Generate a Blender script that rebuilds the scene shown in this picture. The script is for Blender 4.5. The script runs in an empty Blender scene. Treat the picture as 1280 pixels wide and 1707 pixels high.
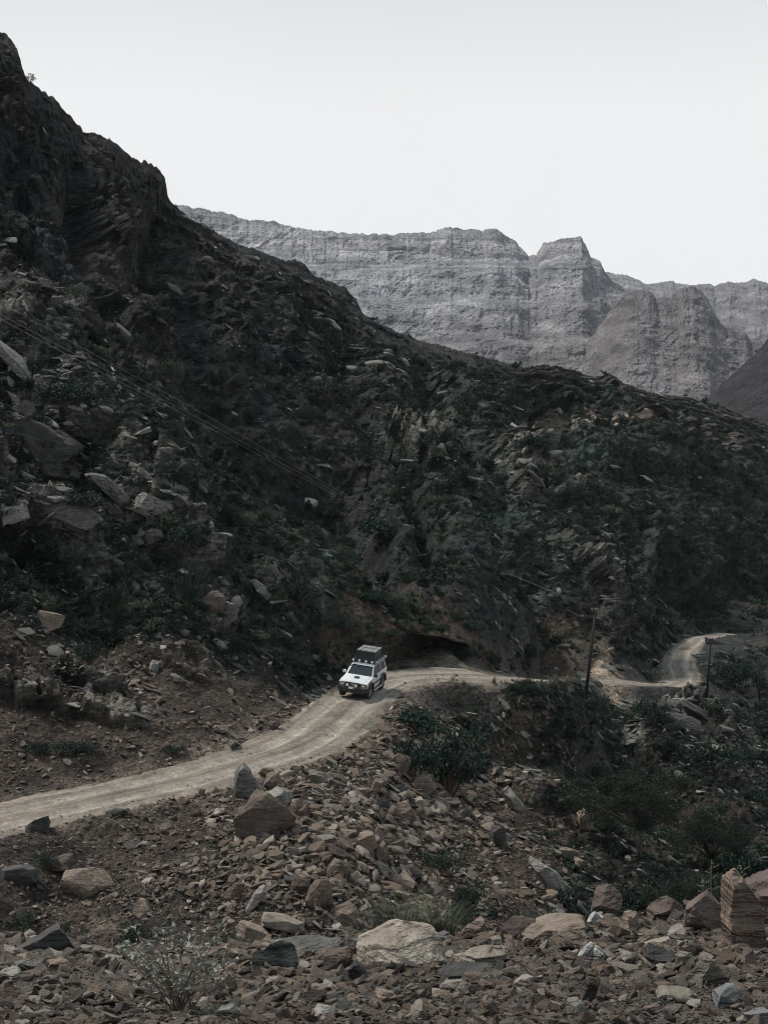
import bpy, bmesh, math, random
import numpy as np
from mathutils import Vector, Matrix, Euler
random.seed(7); RNG = np.random.default_rng(11)
SC = bpy.context.scene
R = math.radians

# ------------------------------------------------------------------ camera, world, sun, exposure
FPX, CX, CY, PITCH = 2667.0, 640.0, 853.5, R(5.0)
cam_d = bpy.data.cameras.new('camera'); cam = bpy.data.objects.new('camera', cam_d)
SC.collection.objects.link(cam); SC.camera = cam
cam_d.sensor_fit = 'VERTICAL'; cam_d.sensor_height = 32.0; cam_d.lens = 32.0 * FPX / 1707.0
cam_d.clip_start = 0.1; cam_d.clip_end = 30000
cam.rotation_euler = (R(90) - PITCH, 0, 0)

SUN_EL, SUN_AZ = R(56), R(-62)           # azimuth measured from +Y towards +X
W = bpy.data.worlds.new('World'); SC.world = W; W.use_nodes = True
nt = W.node_tree; nt.nodes.clear()
def N(tree, t, **kw):
    n = tree.nodes.new(t)
    for k, v in kw.items():
        if hasattr(n, k): setattr(n, k, v)
        else: n.inputs[k.replace('_', ' ')].default_value = v
    return n
sky = N(nt, 'ShaderNodeTexSky', sky_type='NISHITA', sun_disc=False)
sky.sun_elevation = SUN_EL; sky.sun_rotation = SUN_AZ; sky.dust_density = 4; sky.air_density = 1
hs = N(nt, 'ShaderNodeHueSaturation'); hs.inputs['Saturation'].default_value = 0.15
nt.links.new(sky.outputs[0], hs.inputs['Color'])
tcw = N(nt, 'ShaderNodeTexCoord'); sepw = N(nt, 'ShaderNodeSeparateXYZ'); nt.links.new(tcw.outputs['Generated'], sepw.inputs[0])
rw = N(nt, 'ShaderNodeValToRGB'); rw.color_ramp.elements[0].position = 0.0; rw.color_ramp.elements[0].color = (.91, .91, .915, 1)
rw.color_ramp.elements[1].position = 0.48; rw.color_ramp.elements[1].color = (.53, .66, .745, 1)
e = rw.color_ramp.elements.new(0.25); e.color = (.715, .73, .748, 1)
e = rw.color_ramp.elements.new(0.16); e.color = (.885, .885, .892, 1)
nt.links.new(sepw.outputs['Z'], rw.inputs[0])
nzw = N(nt, 'ShaderNodeTexNoise'); nzw.inputs['Scale'].default_value = 2.2; nzw.inputs['Detail'].default_value = 5
nt.links.new(tcw.outputs['Generated'], nzw.inputs['Vector'])
mrw = N(nt, 'ShaderNodeMapRange'); mrw.inputs['To Min'].default_value = 5.1; mrw.inputs['To Max'].default_value = 5.95
nt.links.new(nzw.outputs['Fac'], mrw.inputs['Value'])
vm = N(nt, 'ShaderNodeVectorMath', operation='SCALE'); nt.links.new(rw.outputs[0], vm.inputs[0]); nt.links.new(mrw.outputs[0], vm.inputs['Scale'])
mixw = N(nt, 'ShaderNodeMix', data_type='RGBA'); mixw.inputs[0].default_value = 0.97
nt.links.new(hs.outputs[0], mixw.inputs[6]); nt.links.new(vm.outputs[0], mixw.inputs[7])
bg = N(nt, 'ShaderNodeBackground'); bg.inputs['Strength'].default_value = 0.1
nt.links.new(mixw.outputs[2], bg.inputs[0])
ow = N(nt, 'ShaderNodeOutputWorld'); nt.links.new(bg.outputs[0], ow.inputs[0])

sd = bpy.data.lights.new('sun', 'SUN'); so = bpy.data.objects.new('sun', sd); SC.collection.objects.link(so)
sd.energy = 2.5; sd.angle = R(10); sd.color = (1, .945, .875)
sdir = Vector((math.sin(SUN_AZ) * math.cos(SUN_EL), math.cos(SUN_AZ) * math.cos(SUN_EL), math.sin(SUN_EL)))
so.rotation_euler = sdir.to_track_quat('Z', 'Y').to_euler()
SC.view_settings.view_transform = 'Standard'; SC.view_settings.look = 'None'
SC.view_settings.exposure = 0.86; SC.view_settings.gamma = 1.0
SC.cycles.max_bounces = 5; SC.cycles.diffuse_bounces = 1; SC.cycles.glossy_bounces = 2
SC.cycles.transparent_max_bounces = 8; SC.cycles.volume_bounces = 1; SC.cycles.filter_width = 1.1; SC.cycles.sample_clamp_indirect = 4

# ------------------------------------------------------------------ numeric helpers
def ray(u, v):
    a = (np.asarray(u, float) - CX) / FPX; b = (CY - np.asarray(v, float)) / FPX
    c, s = math.cos(PITCH), math.sin(PITCH)
    return np.stack(np.broadcast_arrays(a / (c + b * s), np.ones_like(a * b), (b * c - s) / (c + b * s)), -1)
def at(u, v, Y): return ray(u, v) * np.asarray(Y, float)[..., None]
def proj(P):
    P = np.asarray(P, float); c, s = math.cos(PITCH), math.sin(PITCH)
    d = P[..., 1] * c - P[..., 2] * s; up = P[..., 1] * s + P[..., 2] * c
    return CX + FPX * P[..., 0] / d, CY - FPX * up / d

_perm = np.random.default_rng(5).permutation(256).astype(np.int32); _perm = np.concatenate([_perm, _perm, _perm])
_g = np.random.default_rng(6).normal(size=(256, 3)); _g /= np.linalg.norm(_g, axis=1)[:, None]; _g = _g.astype(np.float32)
def perlin(P):
    P = np.asarray(P, np.float32); sh = P.shape[:-1]; P = P.reshape(-1, 3)
    i = np.floor(P).astype(np.int32); f = P - i; i &= 255
    w = f * f * f * (f * (f * 6 - 15) + 10); out = 0
    for dx in (0, 1):
        for dy in (0, 1):
            for dz in (0, 1):
                h = _perm[_perm[_perm[i[:, 0] + dx] + i[:, 1] + dy] + i[:, 2] + dz]
                g = _g[h]
                d = g[:, 0] * (f[:, 0] - dx) + g[:, 1] * (f[:, 1] - dy) + g[:, 2] * (f[:, 2] - dz)
                out = out + d * (w[:, 0] if dx else 1 - w[:, 0]) * (w[:, 1] if dy else 1 - w[:, 1]) * (w[:, 2] if dz else 1 - w[:, 2])
    return (out * 1.7).reshape(sh)
def fbm(P, scale, octv=4, off=0.0, gain=.5, ridged=False):
    P = np.asarray(P, np.float32); s = 1.0 / np.asarray(scale, np.float32); a = 1.0; t = 0; tot = 0
    for k in range(octv):
        n = perlin(P * s + (off + 17.3 * k))
        if ridged: n = 1 - 2 * np.abs(n)
        t = t + a * n; tot += a; a *= gain; s = s * 2.03
    return t / tot
def sstep(a, b, x):
    t = np.clip((x - a) / (b - a), 0, 1); return t * t * (3 - 2 * t)
def bump2(U, V, u, v, su, sv, ang=0):
    c, s = math.cos(R(ang)), math.sin(R(ang)); du, dv = U - u, V - v
    return np.exp(-.5 * (((du * c + dv * s) / su) ** 2 + ((-du * s + dv * c) / sv) ** 2))
def mixc(c, col, w): return c * (1 - w[..., None]) + np.asarray(col) * w[..., None]

# ------------------------------------------------------------------ object helpers
COL = SC.collection
def tag(o, label=None, cat=None, group=None, kind=None):
    if label: o['label'] = label
    if cat: o['category'] = cat
    if group: o['group'] = group
    if kind: o['kind'] = kind
    return o
def link(o, parent=None):
    COL.objects.link(o)
    if parent is not None: o.parent = parent
    return o
def raw_mesh(name, V, F, mats, smooth=True, midx=None):
    """V (n,3); F int array (m,k) or list of faces"""
    me = bpy.data.meshes.new(name)
    if isinstance(F, np.ndarray):
        m, k = F.shape
        me.vertices.add(len(V)); me.vertices.foreach_set('co', np.asarray(V, np.float32).ravel())
        me.loops.add(m * k); me.loops.foreach_set('vertex_index', F.astype(np.int32).ravel())
        me.polygons.add(m); me.polygons.foreach_set('loop_start', (np.arange(m) * k).astype(np.int32))
        me.polygons.foreach_set('loop_total', np.full(m, k, np.int32))
    else:
        me.from_pydata([tuple(map(float, p)) for p in V], [], F)
    for mt in (mats if isinstance(mats, (list, tuple)) else [mats]): me.materials.append(mt)
    if midx is not None: me.polygons.foreach_set('material_index', np.asarray(midx, np.int32))
    me.update(calc_edges=True)
    me.polygons.foreach_set('use_smooth', np.full(len(me.polygons), smooth))
    return me
def grid_mesh(name, P, mat, col=None, smooth=True, flip=False):
    r, c = P.shape[:2]
    idx = np.arange(r * c).reshape(r, c)
    F = np.stack([idx[:-1, :-1], idx[:-1, 1:], idx[1:, 1:], idx[1:, :-1]], -1).reshape(-1, 4)
    if flip: F = F[:, ::-1]
    me = raw_mesh(name, P.reshape(-1, 3), F, mat, smooth)
    if col is not None:
        a = me.color_attributes.new('col', 'FLOAT_COLOR', 'POINT')
        cc = np.ones((r * c, 4), np.float32); cc[:, :3] = col.reshape(-1, 3); a.data.foreach_set('color', cc.ravel())
    return me
def empty(name, loc=(0, 0, 0), rot=(0, 0, 0)):
    o = bpy.data.objects.new(name, None); o.empty_display_size = .3; link(o); o.location = loc; o.rotation_euler = rot; return o
def part(name, me, parent): return link(bpy.data.objects.new(name, me), parent)

# ------------------------------------------------------------------ materials
def new_mat(name, rough=.9, spec=.3):
    m = bpy.data.materials.new(name); m.use_nodes = True; t = m.node_tree
    b = t.nodes['Principled BSDF']; b.inputs['Roughness'].default_value = rough
    b.inputs['Specular IOR Level'].default_value = spec
    return m, t, b
def mathn(t, op, a, b=None, c=None, clamp=False):
    n = t.nodes.new('ShaderNodeMath'); n.operation = op; n.use_clamp = clamp
    for i, x in enumerate((a, b, c)):
        if x is None: continue
        if isinstance(x, (int, float)): n.inputs[i].default_value = x
        else: t.links.new(x, n.inputs[i])
    return n.outputs[0]
def noise_n(t, vec, scale, detail=5, rough=.55, dist=0):
    n = t.nodes.new('ShaderNodeTexNoise'); n.inputs['Scale'].default_value = scale; n.inputs['Detail'].default_value = detail
    n.inputs['Roughness'].default_value = rough; n.inputs['Distortion'].default_value = dist
    if vec is not None: t.links.new(vec, n.inputs['Vector'])
    return n.outputs['Fac']
def remap(t, v, a, b, c, d):
    n = t.nodes.new('ShaderNodeMapRange'); n.inputs[1].default_value = a; n.inputs[2].default_value = b
    n.inputs[3].default_value = c; n.inputs[4].default_value = d; t.links.new(v, n.inputs[0]); return n.outputs[0]
def vscale(t, c, f):
    n = t.nodes.new('ShaderNodeVectorMath'); n.operation = 'SCALE'
    t.links.new(c, n.inputs[0])
    if isinstance(f, (int, float)): n.inputs['Scale'].default_value = f
    else: t.links.new(f, n.inputs['Scale'])
    return n.outputs[0]
def mapping(t, vec, scale=(1, 1, 1), rot=(0, 0, 0)):
    n = t.nodes.new('ShaderNodeMapping'); t.links.new(vec, n.inputs[0]); n.inputs['Scale'].default_value = scale
    n.inputs['Rotation'].default_value = rot; return n.outputs[0]
def bumpn(t, b, h, dist, strength=1.0):
    n = t.nodes.new('ShaderNodeBump'); n.inputs['Distance'].default_value = dist; n.inputs['Strength'].default_value = strength
    t.links.new(h, n.inputs['Height']); t.links.new(n.outputs[0], b.inputs['Normal'])

def ground_mat(name, s, contrast=(.55, 1.5), bump=.3, strata=None, peb=.28):
    """vertex colour x noise at metre scale s, with bump"""
    m, t, b = new_mat(name, .95, .15)
    tc = t.nodes.new('ShaderNodeNewGeometry').outputs['Position']
    a = t.nodes.new('ShaderNodeAttribute'); a.attribute_name = 'col'
    n1 = noise_n(t, tc, 1 / s, 8, .65); n2 = noise_n(t, tc, 7 / s, 6, .6)
    vo = t.nodes.new('ShaderNodeTexVoronoi'); vo.inputs['Scale'].default_value = 9 / s; t.links.new(tc, vo.inputs['Vector'])
    k = mathn(t, 'MULTIPLY', remap(t, n1, .3, .72, contrast[0], contrast[1]), remap(t, n2, .3, .7, .72, 1.3))
    sp = t.nodes.new('ShaderNodeSeparateColor'); t.links.new(vo.outputs['Color'], sp.inputs[0])
    k = mathn(t, 'MULTIPLY', k, remap(t, sp.outputs[0], 0, 1, 1 - peb, 1 + peb))
    h = mathn(t, 'ADD', mathn(t, 'MULTIPLY', n1, .8), mathn(t, 'MULTIPLY', n2, .35))
    h = mathn(t, 'SUBTRACT', h, mathn(t, 'MULTIPLY', vo.outputs['Distance'], .25))
    if strata:
        n3 = noise_n(t, mapping(t, tc, *strata), 1, 6, .65)
        k = mathn(t, 'MULTIPLY', k, remap(t, n3, .35, .65, .6, 1.5)); h = mathn(t, 'ADD', h, mathn(t, 'MULTIPLY', n3, .9))
    t.links.new(vscale(t, a.outputs['Color'], k), b.inputs['Base Color'])
    bumpn(t, b, h, bump)
    return m

# ------------------------------------------------------------------ main hillside
CTRL = """
-300 1480 52|-300 1360 58|-300 1200 66|-300 900 74|-300 550 95|-300 200 130|-300 -100 160
0 1640 48|0 1560 52|0 1480 55|0 1420 58.5|0 1368 62|0 1330 66|0 1250 70|0 1200 73|0 1100 77|0 900 85|0 820 89|0 700 97|0 570 108|0 400 135|0 200 160|0 60 182
200 1640 50|200 1500 56|200 1340 65|200 1250 71|200 1150 77|150 900 89|150 700 105|130 500 138|120 350 165|130 230 190
400 1640 50|400 1480 57|400 1370 62|400 1272 70|400 1200 76|400 1130 82|300 1050 84|330 900 96|330 760 118|300 620 150|280 480 190|290 335 235
500 1245 73.5|500 1150 84|500 1030 91|480 900 112|450 800 138|450 620 200|480 430 265
560 1200 79.5|600 1160 86|560 1080 91|560 1000 98|560 900 122|600 850 158|600 700 205|600 520 285
600 1640 50|600 1450 59|600 1330 66|640 1260 73|655 1190 82|650 1130 92|650 1080 96|650 980 106|680 880 150|700 760 190|720 575 300
700 1125 94.2|780 1124 95.6|860 1129 98.5|780 1085 103|780 1000 122|800 900 158|820 760 220|850 610 330
700 1180 86|700 1300 75|720 1450 63|720 1640 52|860 1250 93|850 1400 74|850 1500 64|870 1640 56
905 1112 106|905 1095 146|900 1040 158|900 930 180|930 760 265|930 615 385|930 700 330
950 1134 152|1020 1137 157|1080 1140 161|1140 1138 172|1125 1115 185|1135 1085 205|1165 1066 225|1225 1056 240
1000 1110 164|1000 1040 176|1000 1180 124|1000 1250 106|930 1180 106|930 1240 96|1000 1400 84|1000 1520 70|1000 1640 62
1050 1090 180|1080 1040 196|1080 960 225|1080 850 285|1080 740 360|1080 660 430
1140 1180 148|1180 1100 180|1200 1150 168|1200 1250 126|1180 1400 95|1180 1560 72|1280 1180 165|1280 1090 215|1280 1040 258|1280 980 300|1280 880 360|1280 780 430|1280 712 520
1560 1600 66|1560 1350 105|1560 1150 180|1560 1000 290|1560 850 400|1560 780 540
"""
ctrl = np.array([[float(x) for x in p.split()] for p in CTRL.replace('\n', '|').split('|') if p.strip()])
def tps_fit(uv, val, lam=2e-3):
    n = len(uv); d = np.linalg.norm(uv[:, None] - uv[None], axis=-1); K = d ** 2 * np.log(d + 1e-9) + np.eye(n) * lam
    Pm = np.c_[np.ones(n), uv]; A = np.zeros((n + 3, n + 3)); A[:n, :n] = K; A[:n, n:] = Pm; A[n:, :n] = Pm.T
    w = np.linalg.solve(A, np.r_[val, 0, 0, 0]); return uv, w
def tps_eval(fit, q):
    uv, w = fit; out = np.empty(len(q))
    for s in range(0, len(q), 20000):
        d = np.linalg.norm(q[s:s + 20000, None] - uv[None], axis=-1)
        out[s:s + 20000] = (d ** 2 * np.log(d + 1e-9)) @ w[:-3] + np.c_[np.ones(len(d)), q[s:s + 20000]] @ w[-3:]
    return out
dfit = tps_fit(ctrl[:, :2] / 300, np.log(ctrl[:, 2]))
def depth_at(u, v): return np.exp(tps_eval(dfit, np.stack([np.ravel(u), np.ravel(v)], -1) / 300)).reshape(np.shape(u))

SKY1 = np.array([(-330, -170), (-200, -60), (-100, -5), (-20, 40), (0, 54), (12, 62), (28, 84), (36, 118), (44, 142), (62, 150), (90, 168), (115, 195), (134, 215), (139, 224), (160, 226), (180, 234),
    (200, 252), (222, 268), (236, 276), (240, 270), (262, 282), (275, 297), (284, 325), (296, 340), (312, 357), (335, 376), (362, 392), (395, 408), (440, 428), (470, 435), (492, 434), (508, 442),
    (520, 458), (545, 470), (575, 484), (592, 502), (602, 520), (625, 540), (660, 556), (700, 570), (740, 580), (790, 592), (840, 606), (872, 616), (885, 611), (925, 610), (955, 618), (978, 628), (1000, 630),
    (1014, 624), (1025, 630), (1034, 640), (1060, 648), (1090, 658), (1140, 664), (1190, 676), (1230, 690), (1262, 702), (1290, 712), (1400, 745), (1560, 790)], float)
U0, U1, NU = -330, 1560, 1200
NV = 900; NB = 26; NFr = 14
uu = np.linspace(U0, U1, NU); sk = np.interp(uu, SKY1[:, 0], SKY1[:, 1])
tt = np.linspace(0, 1, NV) ** 1.0
Ug = np.broadcast_to(uu, (NV, NU)); Vg = 1640 + (sk[None, :] - 1640) * tt[:, None]
sub = 5                                                              # evaluate depth on a coarse grid, then upsample
ri = np.r_[np.arange(0, NV, sub), NV - 1]; ci = np.r_[np.arange(0, NU, sub), NU - 1]
ri = np.unique(ri); ci = np.unique(ci)
Dc = np.log(depth_at(Ug[np.ix_(ri, ci)], Vg[np.ix_(ri, ci)]))
Dt = np.stack([np.interp(np.arange(NU), ci, row) for row in Dc]); D = np.stack([np.interp(np.arange(NV), ri, Dt[:, j]) for j in range(NU)], 1)
for i in range(1, NV): D[i] = np.maximum(D[i], D[i - 1] + 2e-5)      # each column recedes monotonically
for _ in range(4): D[:, 1:-1] = .25 * D[:, :-2] + .5 * D[:, 1:-1] + .25 * D[:, 2:]
BASE = at(Ug, Vg, np.exp(D))
# rows toward the camera, under the near berm, and rows falling away behind the skyline
fr = []
for k in range(NFr, 0, -1):
    q = BASE[0].copy(); s = 1 - .035 * k; q[:, :2] *= s; q[:, 2] = BASE[0][:, 2] - .25 * k; fr.append(q)
bk = []
for k in range(1, NB + 1):
    q = BASE[-1].copy(); d = (k / NB) ** 1.5 * 90; q[:, 1] += d; q[:, 0] += d * .25 * (uu - 640) / 640 ; q[:, 2] -= .75 * d + .1 * k; bk.append(q)
P0 = np.concatenate([np.stack(fr), BASE, np.stack(bk)]); RB = slice(NFr, NFr + NV)
Uf = np.broadcast_to(uu, P0.shape[:2]); Vf = np.concatenate([np.repeat(Vg[:1], NFr, 0), Vg, np.repeat(Vg[-1:], NB, 0)])

# road centre line, from picture positions back-projected onto the base surface
ROADUV = [(-320, 1430, 58.5, 4.8, 0), (-150, 1398, 60, 4.8, 0), (0, 1366, 62.5, 4.8, 0), (100, 1344, 64, 4.7, 0), (200, 1324, 66, 4.6, 0), (300, 1303, 68, 4.6, .02), (400, 1274, 70.5, 4.6, .04), (470, 1252, 73, 4.7, .05), (520, 1228, 76, 4.6, .06),
    (560, 1196, 80.5, 4.2, .07), (600, 1160, 86, 4.0, .07), (640, 1136, 91, 4.2, .05), (700, 1126, 94.2, 5.0, 0), (780, 1125, 95.6, 5.4, 0), (850, 1129, 98, 5.2, 0),
    (893, 1134, 106, 4.4, 0), (915, 1137, 130, 4.2, 0), (945, 1136, 151, 4.4, 0), (1010, 1136, 157, 4.6, 0), (1075, 1139, 161, 4.4, 0), (1116, 1144, 167, 4.2, 0), (1136, 1130, 177, 4.4, 0), (1130, 1108, 190, 4.2, 0), (1138, 1086, 205, 4.0, 0),
    (1160, 1067, 224, 3.5, 0), (1190, 1060, 236, 3.6, 0), (1222, 1057, 246, 3.8, 0), (1262, 1066, 252, 4, 0)]
rk = np.array(ROADUV, float); rp = at(rk[:, 0], rk[:, 1], rk[:, 2])
def catmull(Pts, n):
    Q = np.vstack([2 * Pts[0] - Pts[1], Pts, 2 * Pts[-1] - Pts[-2]]); out = []
    for i in range(1, len(Q) - 2):
        t = np.linspace(0, 1, n, endpoint=False)[:, None]; a, b, c, d = Q[i - 1:i + 3]
        out.append(.5 * (2 * b + (c - a) * t + (2 * a - 5 * b + 4 * c - d) * t ** 2 + (3 * b - a - 3 * c + d) * t ** 3))
    out.append(Pts[-1:]); return np.vstack(out)
RD = catmull(np.c_[rp, rk[:, 3:]], 24); RC, RW, RBK = RD[:, :3], RD[:, 3], RD[:, 4]
tg = np.gradient(RC[:, :2], axis=0); tg /= np.linalg.norm(tg, axis=1)[:, None]; RNm = np.c_[tg[:, 1], -tg[:, 0]]     # right-hand side when heading away
def road_near(P):
    sh = P.shape[:-1]; q = P[..., :2].reshape(-1, 2); best = np.full(len(q), 1e9); bi = np.zeros(len(q), int)
    cheap = np.arange(0, len(RC), 1)
    for s in range(0, len(q), 40000):
        d = (q[s:s + 40000, None, 0] - RC[None, cheap, 0]) ** 2 + (q[s:s + 40000, None, 1] - RC[None, cheap, 1]) ** 2
        j = d.argmin(1); bi[s:s + 40000] = cheap[j]; best[s:s + 40000] = d[np.arange(len(j)), j]
    lat = ((q - RC[bi, :2]) * RNm[bi]).sum(1)
    return np.sqrt(best).reshape(sh), bi.reshape(sh), lat.reshape(sh)
rd, rbi, rlat = np.full(P0.shape[:2], 1e3), np.zeros(P0.shape[:2], int), np.zeros(P0.shape[:2])
m_ = (Vf > 950) & (Vf < 1600)
rd[m_], rbi[m_], rlat[m_] = road_near(P0[m_])

# base normal (smoothed)
def normals(P):
    a = np.gradient(P, axis=1); b = np.gradient(P, axis=0); n = np.cross(a, b); n /= np.linalg.norm(n, axis=-1)[..., None] + 1e-9
    n[n[..., 2] < 0] *= -1; return n
NRM = normals(P0)
for _ in range(12):
    for ax in (0, 1): NRM = .5 * NRM + .25 * (np.roll(NRM, 1, ax) + np.roll(NRM, -1, ax))
NRM = NRM * .75 + np.array([0.0, -.25, .12]); NRM /= np.linalg.norm(NRM, axis=-1)[..., None]

right = sstep(650, 900, Uf)                                           # right ridge: near-level bedding
rocky = np.clip(.35 + .9 * fbm(P0, 28, 3, 3.1) + .55 * sstep(900, 500, Vf) * sstep(500, 100, Uf)
    + .9 * bump2(Uf, Vf, 1050, 690, 260, 55, 8) + .7 * bump2(Uf, Vf, 80, 800, 190, 160, 35) + .4 * bump2(Uf, Vf, 330, 990, 200, 60, 30) + .6 * bump2(Uf, Vf, 1130, 1230, 110, 50, 30) , 0, 1.3)
scree = sstep(1190, 1300, Vf + .25 * (900 - Uf)) * (1 - sstep(820, 1000, Uf))
rocky *= 1 - .8 * scree
def saw(s, soft=.8):
    f = s - np.floor(s); return np.where(f < soft, f / soft, (1 - f) / (1 - soft)) - .5
def strata(P, nb, th, w): return saw((P @ np.array(nb) + w) / th)
warp = 2.2 * fbm(P0, 14, 3, 9.0) ; warp2 = 6 * fbm(P0, 60, 2, 19.0)
nbL = np.array([.56, -.18, .81]); nbR = np.array([.10, -.1, .99])
far = np.clip(P0[..., 1] / 200, .3, 2.2)
dis = np.zeros(P0.shape[:2])
for th, am, wr in ((9, 2.6, 1.5), (3.3, 1.3, 1.0), (1.1, .48, .6), (.42, .16, .35)):
    sc = np.where(P0[..., 1] > 140, 1.0, 1.0)
    L = strata(P0, nbL, th, warp * wr + warp2); Rr = strata(P0, nbR, th, warp * wr * .6 + warp2 * .5)
    br = .45 + .9 * np.clip(.5 + fbm(P0, th * 3, 2, th), 0, 1)
    dis += am * br * (L * (1 - right) + Rr * right)
dis *= np.clip(rocky + .12, 0, 1.4)
ridge = fbm(P0, (26, 40, 60), 4, 31.0, .5, True)                       # gullies and ribs
dis += far * (3.0 * ridge - 1.0) * sstep(1150, 900, Vf)
dis += (1.5 * fbm(P0, 8, 4, 41.0, .55) + .6 * fbm(P0, 3.0, 4, 51.0, .6, True)) * (1 - .55 * scree)
dis += .22 * fbm(P0, .9, 3, 61.0, .6, True) * (1 - .5 * scree)
# explicit gullies (-) and ribs (+), as drawn in the photograph
def line_feat(pts, wdt):
    best = np.full(Uf.shape, 1e9); pts = np.array(pts, float)
    for a, b in zip(pts[:-1], pts[1:]):
        ab = b - a; t = np.clip(((Uf - a[0]) * ab[0] + (Vf - a[1]) * ab[1]) / (ab @ ab), 0, 1)
        best = np.minimum(best, (Uf - a[0] - t * ab[0]) ** 2 + (Vf - a[1] - t * ab[1]) ** 2)
    return np.exp(-best / (2 * wdt ** 2))
wob = 14 * fbm(P0, 20, 3, 71.0)
Uf_, Vf_ = Uf, Vf; Uf = Uf + wob; Vf = Vf + wob * .7
for pts, wd, am in (([(130, 230), (140, 330), (130, 440), (210, 520)], 16, -3.5), ([(290, 350), (250, 470), (330, 620), (430, 760), (560, 850), (610, 900), (640, 960)], 24, -9),
    ([(150, 240), (170, 420), (280, 560)], 24, 2), ([(430, 430), (470, 600), (560, 760), (640, 840)], 20, 4), ([(600, 530), (560, 640), (640, 760), (700, 860), (720, 960)], 18, -6),
    ([(700, 620), (760, 760), (830, 880), (880, 980), (885, 1080)], 20, -7), ([(740, 640), (860, 800), (960, 920), (1040, 1040)], 15, 5),
    ([(900, 700), (960, 830), (1050, 930), (1150, 1010)], 22, -7), ([(1060, 720), (1130, 850), (1230, 960)], 18, 5), ([(860, 660), (1000, 780), (1200, 840), (1280, 860)], 12, -5),
    ([(0, 560), (110, 680), (240, 820), (330, 950), (500, 1040)], 26, 3.0), ([(0, 690), (120, 730), (140, 780), (0, 800)], 15, -1.5)):
    dis += am * line_feat(pts, wd) * (.7 + .5 * fbm(P0, 25, 2, wd))
Uf, Vf = Uf_, Vf_
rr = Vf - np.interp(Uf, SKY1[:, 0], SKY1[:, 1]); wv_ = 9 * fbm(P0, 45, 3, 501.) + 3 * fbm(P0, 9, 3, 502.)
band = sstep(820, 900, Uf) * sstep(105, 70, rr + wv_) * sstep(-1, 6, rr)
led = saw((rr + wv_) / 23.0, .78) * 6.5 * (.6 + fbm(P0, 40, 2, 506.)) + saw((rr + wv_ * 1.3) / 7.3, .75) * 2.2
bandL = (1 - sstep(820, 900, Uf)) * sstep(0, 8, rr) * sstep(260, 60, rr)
ledL = saw((Vf - .5 * Uf + 2.2 * wv_) / 34., .75) * 1.6 + saw((Vf - .42 * Uf + 1.5 * wv_) / 11., .7) * .7
crag = band * led + bandL * ledL * np.clip(.4 + 1.5 * fbm(P0, 22, 2, 503.), 0, 1.2) + .8 * fbm(P0, 4, 4, 504., .6, True) * sstep(1100, 700, Vf)
edge = sstep(1.2, 7.0, rd - RW[rbi] / 2)
OUT = [(26, 604, 40, 70, -42), (65, 700, 95, 26, 24), (50, 740, 95, 55, 14), (98, 866, 80, 30, 17), (22, 860, 36, 28, 5), (250, 856, 46, 34, 32), (185, 822, 26, 52, -48), (215, 870, 70, 30, 30), (455, 1004, 60, 18, 38), (355, 1022, 46, 34, 20), (300, 930, 60, 16, 36), (400, 940, 60, 12, 34),
    (60, 1165, 90, 22, 8), (190, 1190, 90, 18, 12), (320, 1120, 70, 16, 22), (150, 1140, 60, 14, 10), (700, 760, 70, 14, 35), (860, 820, 70, 14, 42), (960, 960, 60, 14, 50), (1160, 1205, 70, 22, 32), (1010, 1215, 60, 10, 30), (860, 1330, 60, 10, 35)]
halo = np.zeros(P0.shape[:2])
for (a_, b__, c_, d_, g_) in OUT:
    c1, s1 = math.cos(R(g_)), math.sin(R(g_)); du, dv = Uf - a_ + .6 * wob, Vf - b__ + .5 * wob; q_ = ((du * c1 + dv * s1) / c_) ** 2 + ((-du * s1 + dv * c1) / d_) ** 2; h_ = sstep(1.5, .75, q_); halo = np.maximum(halo, h_)
hb = fbm(np.stack([P0 @ np.array([.83, 0, -.56]) / 3.2, P0[..., 1] / 3, (P0 @ np.array([.50, -.1, .86])) * 2.2], -1), 1.0, 4, 521.)
dis += halo * (1.1 + 1.3 * hb + .8 * saw((P0 @ np.array([.50, -.1, .86]) + .5 * fbm(P0, 2, 3, 522.)) / .8, .85)) * np.clip(P0[..., 1] / 95, .6, 2)
skyf = np.concatenate([np.ones((NFr, NU)), np.repeat((1 - .9 * sstep(.92, .985, tt))[:, None], NU, 1), np.full((NB, NU), .1)])
fm_ = np.clip(1.3 * bump2(Uf, Vf, 790, 1152, 95, 18) + 1.3 * bump2(Uf, Vf, 1010, 1158, 80, 16), 0, 1)
dis = np.clip(dis, -14, 9) * edge * skyf * (1 - fm_) - 1.3 * fm_ 
TP = P0 + NRM * dis[..., None]
crag *= sstep(-2, 5, rr); cn = (2.6 * fbm(P0, (9, 13, 7), 6, 511., .58, True) + 1.2 * fbm(P0, (3, 4, 1.6), 4, 512., .55, True)) * np.clip(P0[..., 1] / 190, .35, 1.5) * sstep(1180, 950, Vf) * np.where(Vf > 640, .75, 1)
nsk = 1 - .72 * sstep(45, 4, rr); crag = crag + cn * np.clip(.5 + rocky, .4, 1.2) * nsk; crag *= edge * (Vf < 1640); TP[..., 1] -= crag * .9; TP[..., 0] += .25 * crag; TP[..., 2] += (.16 * crag - .25 * (1 - nsk)) + .45 * fbm(P0, 2.4, 4, 513., .6, True) * edge * sstep(1100, 700, Vf) * np.clip(P0[..., 1] / 200, 0, 1)
# rocky crag shaping for the cut bank behind the car: overhang ledge
ov = bump2(Uf, Vf, 735, 1058, 90, 9, 12); un = bump2(Uf, Vf, 735, 1088, 95, 14, 4)
TP[..., 1] += -2.6 * ov + 5.0 * un
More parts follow.
